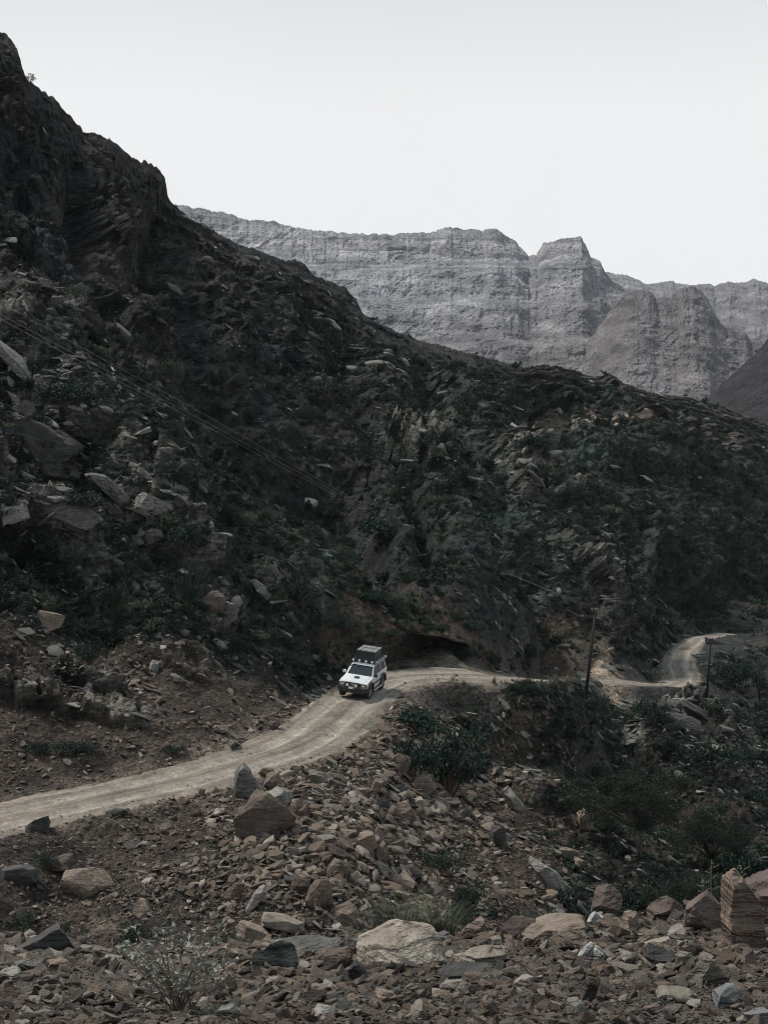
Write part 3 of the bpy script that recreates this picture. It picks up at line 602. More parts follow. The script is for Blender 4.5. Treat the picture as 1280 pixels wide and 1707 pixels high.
coarse = np.clip(.42 + .9 * bump2(Uf, Vf, 590, 1440, 170, 110, 0) + .6 * bump2(Uf, Vf, 680, 1290, 60, 90, -30) + .5 * fbm(P0, 5, 3, 401.), .35, 1.5)
W_scree *= np.clip(1.1 + 1.3 * fbm(P0, 3, 3, 402.), .2, 2.2)
gen('scree', TP, TN, W_scree, 44000, pxl(44000, 3.6, 1.75, 30), .03, 1.0, .15, .35, .4, 10)
cloud['scree'][2] *= (1.08, 1.0, .72)
f_ = coarse.ravel()[cloud['scree'][5]]; cloud['scree'][2] *= f_[:, None]; cloud['scree'][4] = cloud['scree'][4] * f_
gen('hillr', TP, TN, W_hillr, 52000, pxl(52000, 2.5, 1.9, 32), .03, 1.6, .12, .16, .5, 10, (.6, 1.35), 0.0)
el = np.where(TP[..., 2].ravel()[cloud['hillr'][5]] > -60, 1.0, 1.0)[:, None] * np.array([1.4, .95, .6]); cloud['hillr'][2] *= el; cloud['hillr'][1][:, 1] += .25
wb = (BUP > -30) & (BUP < 1310) & (BVP < 1760) & (BP[..., 1] > 3.9) & (BP[..., 1] < 10.0); wb = wb * np.gradient(BP[..., 1], axis=0) * 0 + wb * 1.0
wb = wb * np.clip(.9 + 1.2 * fbm(BP, .7, 3, 301.), .25, 2)
gen('berm', BP, BN, wb, 20000, pxl(20000, 8, 1.85, 42), .004, .16, .15, .4, .4, 10)
cloud['berm'][2] *= (1.08, 1.0, .74)
gen('gravel', BP, BN, wb, 36000, pxl(36000, 3.2, 2.6, 11), .003, .05, .1, .6, .3, 10)
wr = vis * (rd < RW[rbi] / 2) * (.25 + sstep(.5, 1.0, rd / (RW[rbi] / 2)))
# picture-largest rocks become objects of their own
big = [(px, k, i) for k in ('scree', 'hillr', 'berm') for i, px in enumerate(cloud[k][4]) if px > 15]
big.sort(reverse=True)
N_IND = 190
rock_me = {}
def tone_mesh(tone, i):
    if (tone, i) not in rock_me:
        V, F = rock_shape(100 + i, 4, DIMS[i], 12, .022, .04 if i % 2 else .0, (.5, .86)); rock_me[tone, i] = raw_mesh('rock', V, F, TONES[tone], False)
    return rock_me[tone, i]
def place_words(u, v, Y):
    if Y < 12:
        s = 'in the near gravel bank, ' + ('left third' if u < 427 else 'middle' if u < 853 else 'right third'); return s
    if v > 1180 and u < 900 and scree_at(u, v): return ('in the scree ' + ('left of the big dark brown boulder' if u < 400 else 'right of the big dark brown boulder'))
    if v > 1130 and u >= 600: return 'on the bushy slope below the power poles' if u > 880 else 'on the shrubby slope below the road bend'
    if v > 1080: return 'on the dirt terrace above the near road'
    return 'on the hillside left of the vehicle' if u < 560 else 'on the hillside right of the vehicle'
def scree_at(u, v): return True
used = {k: np.ones(len(cloud[k][4]), bool) for k in cloud}
ntaken = 0
for px, k, i in big:
    if ntaken >= N_IND: break
    P_, eu, sc, ix, pp, j = cloud[k]; u_, v_ = proj(P_[i]); lim = 1545 if k != 'berm' else 1730
    if not (0 < u_ < 1280 and v_ < lim): continue
    used[k][i] = False; ntaken += 1
    if k == 'hillr': tone = random.choices(['pale grey', 'brown', 'dark grey', 'tan'], [.45, .2, .3, .05])[0]
    else: tone = random.choices(['pale grey', 'brown', 'dark grey', 'tan'], [.1, .48, .12, .3])[0]
    o = link(bpy.data.objects.new('rock', tone_mesh(tone, int(ix[i])))); o.location = P_[i]; o.rotation_euler = eu[i]; o.scale = sc[i]
    pl = place_words(float(u_), float(v_), P_[i, 1]); shp = 'thin slab' if DIMS[ix[i]][2] < .35 else 'angular rock'
    tag(o, f'{tone} {shp} {pl}', 'rock', f'{tone} {shp}s {pl}')
M_rubn = M_rub.copy(); rr_ = [n for n in M_rubn.node_tree.nodes if n.type == 'VALTORGB'][0]
for e_ in rr_.color_ramp.elements: c_ = e_.color[:]; e_.color = (min(c_[0] * 1.38, .6), min(c_[1] * 1.4, .6), min(c_[2] * 1.42, .6), 1)
c_rubn = pcoll('near_rubble_kinds', protos('near_stone', M_rubn, 3, 10, .03))
c_rub = pcoll('rubble_kinds', protos('rubble_stone', M_rub)); c_rubh = pcoll('hill_rubble_kinds', protos('hill_stone', M_rubh, 3, 10, .05))
def sub_(k): m = used[k]; return [a[m] for a in cloud[k][:4]]
scatter('scree_rubble', *sub_('scree'), c_rub, 'brown broken rubble covering the bank below the dirt road', 'rubble')
scatter('hillside_rubble', *sub_('hillr'), c_rubh, 'grey stone fragments strewn over the dark hillside', 'rubble')
scatter('foreground_rubble', *sub_('berm'), c_rubn, 'broken stones heaped along the bottom of the picture', 'rubble')
scatter('gravel', *sub_('gravel'), c_rubn, 'small brown gravel between the foreground stones', 'gravel')
gen('rdg', TP, TN, wr, 900, pxl(900, 2.2, 2.6, 9), .02, .14, .6, .3, .9, 10)
cloud['rdg'][0][:, 2] += .24; used['rdg'] = np.ones(900, bool); scatter('road_stones', *sub_('rdg'), c_rub, 'loose stones lying on the dirt road surface', 'gravel')

nb_ = 0
def boulder(u, v, w, h, mat, label, ang=0, on='hill', dep=.75, strat=0.0, sub=5, planes=14, tight=(.56, .9), fwd=None, yaw=0):
    global nb_
    fwd = (.10 if on == 'berm' else .28) if fwd is None else fwd
    nb_ += 1
    P_, n_ = (hit if on == 'hill' else hit_berm)(u, v + h * .22); Y = P_[1]; k = Y / FPX
    V, F = rock_shape(500 + nb_, sub, (1, 1, 1), planes, .032, strat, tight); mn, mx = V.min(0), V.max(0); V = (V - (mn + mx) / 2) / (mx - mn)
    W_, H_ = w * k * 1.08, h * k * 1.3; V = V * np.array([W_, dep * max(W_, H_) if dep > 0 else -dep * W_, H_])
    a = R(-ang); c_, s_ = math.cos(a), math.sin(a); V = V @ np.array([[c_, 0, s_], [0, 1, 0], [-s_, 0, c_]])
    a = R(yaw); c_, s_ = math.cos(a), math.sin(a); V = V @ np.array([[c_, s_, 0], [-s_, c_, 0], [0, 0, 1]])
    me = raw_mesh('boulder', V, F, mat, False); o = link(bpy.data.objects.new('boulder', me))
    C_ = at(np.array(u * 1.), np.array(v + h * .05), np.array(Y)); o.location = C_ + np.array([0, fwd * W_, 0])
    return tag(o, label, 'boulder')
B = 'berm'
for a in ((672, 1594, 150, 82, M_big, 'large pale boulder with flat bright top in the foreground centre', -4, B, .7), (803, 1604, 88, 48, M_big, 'flat pale boulder just right of the largest foreground boulder', -5, B, .8),
    (1266, 1518, 66, 120, M_red, 'reddish streaked boulder behind the tall upright slab at the right edge', 5, B, .7), (1236, 1540, 70, 185, M_band, 'tall upright tan banded slab standing at the right edge', -7, B, .5, .05),
    (1172, 1533, 84, 72, M_red, 'reddish layered boulder left of the tall upright slab', -25, B, .8, .06), (1108, 1524, 54, 48, M_red, 'dark reddish rounded boulder on the bank crest', 8, B, .8), (1010, 1512, 52, 60, M_red, 'knobbly reddish brown lump highest on the bank crest', 0, B, .8),
    (1050, 1542, 30, 38, TONES['tan'], 'small tan lump between two reddish boulders on the crest', 0, B, .9), (992, 1534, 24, 22, M_white, 'small whitish angular block on the bank crest', 20, B, .8), (925, 1553, 112, 30, TONES['tan'], 'long flat tan slab left of the whitish block', -6, B, .8),
    (985, 1556, 20, 24, TONES['dark grey'], 'dark wedge under the whitish block', 0, B, .8), (1172, 1630, 66, 46, M_olive, 'smooth olive slab tilted up at lower right', -35, B, .5), (1128, 1660, 64, 18, M_olive, 'thin olive slab lying below the tilted one', 4, B, .9),
    (1214, 1668, 48, 44, M_blue, 'blue grey block near the lower right corner', 15, B, .8), (1262, 1700, 46, 30, M_blue, 'grey rounded stone in the lower right corner', 0, B, .8), (508, 1588, 130, 26, M_slab, 'long banded slab with pale top left of the largest foreground boulder', -8, B, .6, .05),
    (458, 1606, 84, 56, M_slab, 'pale leaning slab at the left end of the long banded slab', -38, B, .35, .05), (566, 1606, 50, 40, TONES['brown'], 'brown block tucked beside the largest foreground boulder', -15, B, .8), (600, 1626, 30, 40, TONES['dark grey'], 'dark upright chip below the largest foreground boulder', -30, B, .6),
    (470, 1625, 40, 26, TONES['brown'], 'brown stone under the leaning pale slab', 0, B, .8), (78, 1582, 96, 50, TONES['dark grey'], 'big dark grey slab at the lower left', -22, B, .6), (96, 1611, 44, 22, TONES['tan'], 'pale chip leaning on the big dark grey slab', 8, B, .8), (50, 1612, 50, 24, M_slab, 'mottled stone under the big dark grey slab', -10, B, .8),
    (18, 1628, 34, 22, TONES['pale grey'], 'pale stone at the left edge of the gravel', 0, B, .8), (755, 1650, 42, 28, M_warm, 'rounded tan stone below the flat pale boulder', -15, B, .9), (780, 1622, 96, 26, TONES['dark grey'], 'low dark slab in front of the flat pale boulder', -6, B, .7),
    (815, 1684, 26, 44, TONES['brown'], 'brown upright stone near the bottom edge', -10, B, .7), (1000, 1596, 24, 30, M_white, 'whitish chip standing in the rubble below the crest', 10, B, .6), (975, 1588, 18, 34, M_white, 'narrow whitish splinter left of a whitish chip', 40, B, .5), (868, 1556, 66, 44, M_red, 'reddish brown boulder right of the flat pale boulder', -10, B, .8),
    (788, 1552, 44, 36, M_red, 'reddish knob on the crest behind the flat pale boulder', 0, B, .8), (738, 1566, 26, 20, M_blue, 'small blue grey stone behind the largest boulder', 10, B, .8), (1105, 1596, 60, 24, TONES['dark grey'], 'dark flat slab in the rubble at lower right', 12, B, .8), (1100, 1574, 56, 12, M_warm, 'thin straight tan slab above the dark flat slab', -4, B, .6), (1140, 1600, 30, 26, M_olive, 'olive stone between flat slabs at lower right', 0, B, .8),
    (980, 1655, 26, 50, TONES['brown'], 'brown splinter standing in the lower right rubble', 18, B, .5), (960, 1685, 34, 34, TONES['pale grey'], 'grey stone by the brown splinter', 0, B, .8), (1250, 1600, 22, 34, M_red, 'small reddish wedge below the tall upright slab', -10, B, .7), (640, 1668, 34, 30, TONES['tan'], 'tan angular stone low in the middle rubble', 12, B, .8), (545, 1690, 40, 30, TONES['pale grey'], 'grey angular stone at the bottom edge middle', -20, B, .8),
    (700, 1690, 30, 34, M_warm, 'warm tan cube shaped stone at the bottom edge', 5, B, .8), (380, 1690, 34, 26, M_slab, 'pale banded stone right of the leafy shrub base', -12, B, .8), (1090, 1690, 40, 24, M_red, 'reddish flat stone at the bottom edge right', 8, B, .8),
    (142, 1484, 88, 50, TONES['tan'], 'large tan triangular boulder at lower left of the scree', 22, 'hill', .5), (28, 1462, 60, 26, TONES['dark grey'], 'dark grey boulder at the left edge below the road', -6, 'hill', .8), (88, 1445, 60, 18, TONES['brown'], 'brown slab behind the tan triangular boulder', -12, 'hill', .8),
    (408, 1312, 52, 52, M_slab, 'grey angular boulder perched at the road edge', 30, 'hill', .8), (446, 1290, 28, 16, TONES['tan'], 'tan rounded stone on top of the perched group', 12, 'hill', .9), (456, 1306, 32, 26, TONES['tan'], 'tan blocky stone in the middle of the perched group', 0, 'hill', .8), (466, 1332, 40, 28, TONES['pale grey'], 'pale boulder low in the perched group', 25, 'hill', .8),
    (440, 1370, 96, 76, TONES['brown'], 'big dark brown boulder bulging out under the perched group', 20, 'hill', .7), (492, 1352, 26, 42, TONES['tan'], 'tan slab leaning on the big dark brown boulder', 40, 'hill', .6), (528, 1300, 34, 18, M_olive, 'greenish rounded stone just below the road bend', 22, 'hill', .8), (60, 1380, 46, 20, TONES['dark grey'], 'dark slab on the near road edge at left', -25, 'hill', .6), (195, 1356, 40, 9, TONES['dark grey'], 'thin dark slab along the near road edge', -12, 'hill', .6),
    (668, 1276, 34, 30, TONES['brown'], 'brown boulder on the embankment below the vehicle', 35, 'hill', .8), (628, 1312, 16, 24, TONES['tan'], 'tan upright stone on the embankment', 25, 'hill', .7), (705, 1312, 36, 30, TONES['tan'], 'tan slabs stepped down the embankment edge', 50, 'hill', .6), (672, 1358, 44, 30, TONES['tan'], 'long tan boulder low on the embankment', 50, 'hill', .6), (612, 1405, 34, 30, TONES['tan'], 'tan block above two brown blocks in the scree', 20, 'hill', .8), (636, 1425, 24, 34, TONES['brown'], 'brown upright block in the middle scree', -5, 'hill', .8),
    (566, 1452, 40, 32, TONES['tan'], 'tan rounded block in the lower scree', 20, 'hill', .8), (596, 1468, 26, 24, M_warm, 'pale warm block in the lower scree', 0, 'hill', .8), (530, 1494, 36, 52, TONES['tan'], 'tall tan wedge in the lower scree', 25, 'hill', .6), (572, 1530, 44, 40, TONES['tan'], 'tan wedge at the foot of the scree', 35, 'hill', .7), (500, 1478, 30, 26, TONES['brown'], 'brown block at the lower scree left of the wedge', 0, 'hill', .8), (668, 1474, 44, 24, TONES['tan'], 'flat tan block beside the wispy grass', 22, 'hill', .8),
    (425, 1500, 18, 46, TONES['pale grey'], 'narrow grey splinter in the lower left scree', 35, 'hill', .5), (392, 1490, 30, 36, TONES['brown'], 'brown splinter in the lower left scree', 35, 'hill', .5), (470, 1545, 70, 24, M_warm, 'long warm slab at the foot of the scree', 12, 'hill', .8), (420, 1560, 60, 30, TONES['tan'], 'tan boulder at the foot of the scree behind the leafy shrub', 15, 'hill', .8), (235, 1520, 30, 30, TONES['tan'], 'tan stone right of the triangular boulder', 30, 'hill', .8),
    (916, 1462, 30, 74, M_slab, 'long pale splinter slanting down the bushy slope', 52 - 90, 'hill', .5), (946, 1425, 34, 20, TONES['tan'], 'pale tan block above the slanting splinter', 25, 'hill', .8), (970, 1442, 30, 12, TONES['tan'], 'flat tan block right of the slanting splinter', 30, 'hill', .8), (830, 1396, 26, 36, TONES['dark grey'], 'dark cube shaped boulder on the shrubby slope', 0, 'hill', .9), (857, 1336, 18, 46, TONES['pale grey'], 'pale slab slanting on the shrubby slope', -35, 'hill', .6), (976, 1372, 22, 36, TONES['tan'], 'tan upright boulder left of the acacia', -15, 'hill', .7),
    (1144, 1152, 13, 8, TONES['pale grey'], 'small whitish boulder below the far road bend', 0, 'hill', .8), (1130, 1176, 30, 20, TONES['pale grey'], 'grey boulder under the small whitish one', 0, 'hill', .8), (1175, 1196, 80, 14, TONES['dark grey'], 'long grey ledge sloping down under the second power pole', 32, 'hill', .6, .13), (1140, 1212, 60, 30, TONES['dark grey'], 'dark overhanging outcrop under the long grey ledge', 20, 'hill', .6),
    (26, 600, 24, 84, M_slab, 'pale banded slab high at the left edge', -42, 'hill', .6, .13), (65, 692, 150, 26, M_slab, 'long pale ledge capping the dark outcrop at the left', 27, 'hill', .5, .13), (50, 742, 150, 72, TONES['dark grey'], 'large dark outcrop under the long pale ledge', 14, 'hill', .5, .13), (98, 858, 134, 34, M_slab, 'long pale banded slab low at the left edge', 17, 'hill', .5, .13), (22, 856, 50, 34, TONES['pale grey'], 'pale blocky boulder left of the long banded slab', 5, 'hill', .7, .04),
    (250, 846, 62, 34, M_slab, 'pale rounded slab at the right end of the pale rocks', 32, 'hill', .6, .13), (185, 812, 26, 78, M_slab, 'slanting grey slab in the middle of the pale rocks', -48, 'hill', .5, .13), (108, 786, 50, 24, M_slab, 'pale wedge under the dark outcrop', 20, 'hill', .7), (243, 793, 36, 9, TONES['pale grey'], 'small pale splinter above the pale rocks', 45, 'hill', .6), (193, 768, 26, 10, TONES['pale grey'], 'pale chip above the slanting grey slab', 50, 'hill', .6), (258, 892, 28, 22, TONES['pale grey'], 'grey block under the pale rounded slab', 0, 'hill', .8),
    (452, 998, 92, 20, M_slab, 'long pale slab slanting down left of the vehicle', 38, 'hill', .5, .13), (350, 1010, 44, 40, TONES['brown'], 'brown grey boulder in the middle of the left hillside', 10, 'hill', .7), (376, 1022, 36, 34, M_slab, 'pale fractured boulder beside the brown grey one', 20, 'hill', .7, .13), (342, 1046, 34, 18, TONES['tan'], 'flat tan stone below the fractured boulder', 40, 'hill', .7), (365, 1073, 24, 10, TONES['pale grey'], 'small pale slab above the terrace', 35, 'hill', .7),
    (257, 1112, 20, 19, M_white, 'rounded whitish boulder on the terrace slope', 0, 'hill', .8), (293, 1133, 24, 12, TONES['pale grey'], 'flat pale boulder right of the rounded whitish one', 20, 'hill', .8), (78, 1036, 46, 30, TONES['tan'], 'tan grey boulder in the lower left hillside bushes', 25, 'hill', .7), (368, 1216, 26, 11, TONES['tan'], 'brown stone alone on the dirt terrace', 10, 'hill', .8), (458, 1210, 18, 12, TONES['brown'], 'brown stone beside the bend on the terrace', 0, 'hill', .8)):
    boulder(*a)

# ------------------------------------------------------------------ vegetation
def leaf_mat(name, c1, c2, rough=.8):
    m, t, b = new_mat(name, rough, .15); g = t.nodes.new('ShaderNodeNewGeometry').outputs['Position']; oi = t.nodes.new('ShaderNodeObjectInfo').outputs['Random']
    n = noise_n(t, g, 2.5, 4, .6); mx = t.nodes.new('ShaderNodeMix'); mx.data_type = 'RGBA'; mx.inputs[6].default_value = (*c1, 1); mx.inputs[7].default_value = (*c2, 1)
    t.links.new(mathn(t, 'ADD', mathn(t, 'MULTIPLY', n, .7), mathn(t, 'MULTIPLY', oi, .35), clamp=True), mx.inputs[0]); t.links.new(mx.outputs[2], b.inputs['Base Color']); return m
M_leafD = leaf_mat('leaves_dark', (.010, .020, .016), (.030, .044, .031)); M_leafG = leaf_mat('leaves_grey', (.034, .046, .034), (.08, .09, .062)); M_leafY = leaf_mat('leaves_acacia', (.009, .015, .012), (.028, .034, .021))
M_twig, _, b_ = new_mat('twig', .9); b_.inputs['Base Color'].default_value = (.07, .052, .042, 1)
M_grass = leaf_mat('grass_dry', (.07, .078, .052), (.16, .155, .105)); M_grassD = leaf_mat('grass_green', (.03, .04, .028), (.08, .085, .055)); M_silver = leaf_mat('leaves_silver', (.11, .12, .10), (.27, .275, .24))
M_stalk, _, b_ = new_mat('stalk', .8); b_.inputs['Base Color'].default_value = (.12, .095, .07, 1)
def tube(pts, rad, k=5):
    pts = [Vector(p) for p in pts]; V, F = [], []
    for i, p in enumerate(pts):
        d = (pts[min(i + 1, len(pts) - 1)] - pts[max(i - 1, 0)]).normalized(); a = d.orthogonal().normalized(); b = d.cross(a)
        if i: # keep frames aligned
            a = (pa - d * pa.dot(d)).normalized(); b = d.cross(a)
        pa = a; r = rad[i] if hasattr(rad, '__len__') else rad
        for j in range(k): t_ = 2 * math.pi * j / k; V.append(p + (a * math.cos(t_) + b * math.sin(t_)) * r)
    for i in range(len(pts) - 1):
        for j in range(k): F.append((i * k + j, i * k + (j + 1) % k, (i + 1) * k + (j + 1) % k, (i + 1) * k + j))
    F.append(tuple(range(k - 1, -1, -1))); F.append(tuple(range((len(pts) - 1) * k, len(pts) * k))); return V, F
def joinvf(lst):
    V, F = [], []
    for v, f in lst: o = len(V); V += [tuple(x) for x in v]; F += [tuple(i + o for i in q) for q in f]
    return V, F
def leaves(rg_, n, cent, rad, size, shell=.55, asp=2.2):
    """n small leaf quads around cluster centres"""
    k = rg_.integers(0, len(cent), n); d = rg_.normal(size=(n, 3)); d /= np.linalg.norm(d, axis=1)[:, None]; r = rg_.uniform(shell, 1, n) ** .6
    p = cent[k] + d * rad[k] * r[:, None] * rg_.uniform(.6, 1.15, n)[:, None]; p[:, 2] = np.maximum(p[:, 2], .01)
    a = rg_.normal(size=(n, 3)); a[:, 2] += .3; a /= np.linalg.norm(a, axis=1)[:, None]; b = np.cross(a, rg_.normal(size=(n, 3))); b /= np.linalg.norm(b, axis=1)[:, None]
    s = (size * rg_.uniform(.6, 1.3, n))[:, None]; V = np.stack([p - a * s * asp / 2, p + b * s / 2, p + a * s * asp / 2, p - b * s / 2], 1).reshape(-1, 3); return V, np.arange(4 * n).reshape(n, 4)
def bush_meshes(seed, n, leaf, mat, flat=.7, ncl=14, spiky=False, twigs=True, size=.05):
    r_ = np.random.default_rng(seed); c_ = r_.normal(size=(ncl, 3)) * (.32, .32, .2); c_[:, 2] = np.abs(c_[:, 2]) * flat + .28; rd_ = r_.uniform(.14, .34, (ncl, 1)) * (1, 1, .85) * np.ones((ncl, 3))
    c_[:, :2] *= (1.05 - .3 * c_[:, 2:3]); V, F = leaves(r_, n, c_, rd_, size, .3); ext = np.percentile(np.abs(V[:, :2]), 96); V /= ext * 2
    fm = raw_mesh('foliage', V, F, mat, False); tw = []
    for i in range(12):
        e_ = c_[i % ncl] / (ext * 1.8); tw.append(tube([(0, 0, -.12), (e_[0] * .4, e_[1] * .4, e_[2] * .5), tuple(e_)], [.02, .013, .005], 4))
    V2, F2 = joinvf(tw); return fm, raw_mesh('stem', V2, F2, M_twig, False)
def grass_mesh(seed, n, h, spread, w, mat, lean=.35, seg=4):
    r_ = np.random.default_rng(seed); V, F = [], []
    for i in range(n):
        a = r_.uniform(0, 6.283); q = r_.uniform(0, 1) ** .5 * spread; x0, y0 = q * math.cos(a) * .5, q * math.sin(a) * .5; l = h * r_.uniform(.5, 1.1); dl = lean * r_.uniform(.3, 1.4); aa = a + r_.normal() * .6; wx, wy = -math.sin(aa) * w, math.cos(aa) * w; o = len(V)
        for s in range(seg + 1):
            t_ = s / seg; x = x0 + math.cos(aa) * dl * l * t_ ** 1.7; y = y0 + math.sin(aa) * dl * l * t_ ** 1.7; z = l * (t_ - .25 * dl * t_ * t_); ww = 1 - .9 * t_
            V += [(x - wx * ww, y - wy * ww, z), (x + wx * ww, y + wy * ww, z)]
        for s in range(seg): F.append((o + 2 * s, o + 2 * s + 1, o + 2 * s + 3, o + 2 * s + 2))
    return raw_mesh('blades', V, F, mat, False)
BUSH = [bush_meshes(900 + i, 1500, 1, (M_leafD, M_leafD, M_leafG, M_leafD, M_leafD, M_leafG)[i], (.9, .5, .7, 1.1, .7, .8)[i], (14, 18, 12, 16, 22, 12)[i], size=.045) for i in range(6)]
BSM = [bpy.data.objects.new('scrub_bush', bush_meshes(950 + i, 420, 1, (M_leafD, M_leafD, M_leafD, M_leafG, M_leafD)[i], .6, 12, size=.085)[0]) for i in range(5)]
GSM = [bpy.data.objects.new('grass_tuft', grass_mesh(970 + i, 70, 1, .5, .012, (M_grass, M_grassD, M_grass, M_grassD)[i])) for i in range(4)]
upv_ = 1 - .88 * sstep(640, 480, Vf) * sstep(760, 560, Uf); skl = np.concatenate([np.zeros((NFr, NU)), np.repeat((1 - sstep(.955, .99, tt))[:, None], NU, 1), np.zeros((NB, NU))])
clr = np.clip(1 - 1.2 * bump2(Uf, Vf, 800, 1152, 120, 22) - 1.2 * bump2(Uf, Vf, 1010, 1160, 110, 20) - .7 * bump2(Uf, Vf, 690, 1165, 60, 30) - 1.3 * bump2(Uf, Vf, 1150, 1100, 32, 34) - 1.3 * bump2(Uf, Vf, 1215, 1068, 40, 10) - 1.0 * bump2(Uf, Vf, 980, 1085, 60, 35, 40), .0, 1)
vegw = vis * upv_ * (.12 + .88 * skl) * clr * (~inroad) * (rd - hw > .7) * np.clip(vegm + .22 + .35 * np.clip(nB2, -.3, 1) - .9 * scree, .0, 1) * (1 - .75 * dirt * (Uf < 620))
gen('bush', TP, TN, vegw * np.clip(.6 + 1.5 * nB2, .1, 2), 15000, pxl(15000, 6, 2.2, 40), .1, 1.3, -.1, .15, .6, 5, (.8, 1.25))
gen('grass', TP, TN, vis * (~inroad) * (.12 * vegm + 1.2 * bump2(Uf, Vf, 915, 1235, 90, 50, 35) + .8 * bump2(Uf, Vf, 930, 1390, 100, 40) + .4 * bump2(Uf, Vf, 400, 900, 200, 100, 30) + .25 * bump2(Uf, Vf, 60, 1500, 80, 60)), 3200, pxl(3200, 10, 3, 24), .1, .55, -.1, .2, .7, 4, (.8, 1.2))
cloud['grass'][2] *= 1.25
bb = sorted([(px, i) for i, px in enumerate(cloud['bush'][4])], reverse=True); ub = np.ones(len(bb), bool); nt_ = 0
for px, i in bb:
    if nt_ >= 240: break
    P_, eu, sc, ix, pp, j = cloud['bush']; u_, v_ = proj(P_[i])
    if not (5 < u_ < 1275 and v_ < 1540): continue
    ub[i] = False; nt_ += 1; kk = int(i) % 6; fm, sm = BUSH[kk]; o = empty('bush', P_[i], (0, 0, random.uniform(0, 6.28))); o.scale = sc[i] * 2.0 * np.array([1, 1, random.uniform(.7, 1.1)])
    part('foliage', fm, o); part('stem', sm, o)
    if u_ < 640 and v_ < 1120: w_ = 'on the hillside above the near road'
    elif v_ < 1120: w_ = 'on the slope above the far road'
    elif u_ < 640: w_ = 'on the banks beside the near road'
    else: w_ = 'on the slope below the power poles'
    kd = 'grey green' if kk in (2, 5) else 'dark green'; tag(o, f'{kd} low rounded bush among many {w_}', 'bush', f'{kd} bushes {w_}')
used['bush'] = ub; used['grass'] = np.ones(3200, bool)
cloud['bush'][2] *= 2.0
scatter('scrub', *sub_('bush'), pcoll('scrub_kinds', BSM), 'small dark scrub spread over the hillsides', 'scrub')
scatter('grass', *sub_('grass'), pcoll('grass_kinds', GSM), 'dry grass tufts scattered between bushes on the slopes', 'grass')

def shrub(u, v, w, h, label, k=0, name='shrub', base=.5):
    P_, n_ = hit(u, v + h * base); s = w * P_[1] / FPX; hh = h * P_[1] / FPX; fm, sm = BUSH[k]; zmax = max(q.co.z for q in list(fm.vertices)[::7])
    o = empty(name, P_, (0, 0, random.uniform(0, 6.28))); o.scale = (s, s * .9, hh / zmax * 1.05); part('foliage', fm, o); part('stem', sm, o); return tag(o, label, 'shrub')
for a in ((700, 1200, 90, 50, 'wide dark shrub just below the road bend', 4), (748, 1262, 135, 112, 'largest dark shrub on the slope below the road bend', 3), (800, 1215, 60, 44, 'dark shrub right of the largest slope shrub', 0), (692, 1264, 84, 66, 'dark shrub touching the left of the largest slope shrub', 1),
    (1195, 1262, 90, 60, 'broad dark shrub at the right below the second pole', 4), (1080, 1180, 60, 36, 'dark shrub between first and second power poles', 1), (940, 1200, 50, 34, 'dark shrub left of the small tree below the first pole', 0), (780, 1500, 90, 76, 'very dark round shrub behind the foreground crest', 3), (735, 1430, 60, 44, 'grey green shrub above the wispy grass', 5),
    (1150, 1480, 100, 56, 'wide dark thicket behind the reddish boulders', 4), (1236, 1435, 84, 56, 'dark thicket at the right edge behind the tall slab', 1), (1060, 1490, 84, 44, 'dark thicket behind the knobbly reddish lump', 4), (885, 1090, 50, 30, 'blue green shrub in the gully mouth by the road', 1), (1215, 1120, 60, 40, 'dark shrub right of the second pole', 0), (1262, 1135, 40, 44, 'dark shrub around the third pole', 3),
    (635, 880, 90, 50, 'wide dark shrub in the gully above the vehicle', 4), (305, 890, 64, 54, 'dark shrub right of the pale rounded slab', 0), (312, 975, 54, 84, 'tall dark shrub in the middle of the left hillside', 3), (90, 1005, 76, 50, 'rounded shrub low on the left hillside', 2), (185, 990, 70, 44, 'dark shrub right of the rounded low shrub', 1), (140, 915, 50, 36, 'brownish shrub under the long banded slab', 2), (150, 830, 60, 36, 'leafy dark shrub between the two long slabs', 4),
    (505, 985, 60, 50, 'dark shrub at the foot of the long slanting slab', 0), (542, 645, 80, 40, 'wide shrub high in the middle of the hillside', 4), (372, 618, 50, 44, 'grey shrub on the upper left hillside', 2), (292, 615, 40, 34, 'small grey shrub left of the other upper hillside shrub', 5), (655, 712, 30, 44, 'upright shrub on the rib above the gully', 3), (110, 655, 90, 50, 'dark shrub spread above the dark outcrop', 4), (150, 1085, 60, 34, 'dark shrub above the terrace at left', 1),
    (120, 1240, 70, 22, 'low dark shrub at the back of the terrace', 4), (60, 1245, 40, 24, 'small dark shrub at the left of the terrace', 0), (395, 1240, 40, 14, 'low shrub at the terrace edge', 2), (290, 1245, 40, 16, 'little dark shrub in the middle of the terrace', 1), (80, 1430, 40, 34, 'grey green shrub beside the tan triangular boulder', 5), (40, 1530, 50, 34, 'grey green shrub at the left edge of the scree', 5), (110, 1545, 60, 30, 'sparse shrub under the tan triangular boulder', 2),
    (220, 1560, 70, 56, 'dark shrub behind the leafy foreground shrub', 3), (390, 1570, 50, 44, 'fine leaved shrub right of the leafy foreground shrub', 2), (965, 1300, 34, 22, 'small round shrub left of the acacia top', 0), (925, 1320, 50, 30, 'dark flat shrub on the slope left of the acacia', 1), (1100, 1240, 50, 30, 'dark shrub in the middle of the lower right slope', 0)): shrub(*a)

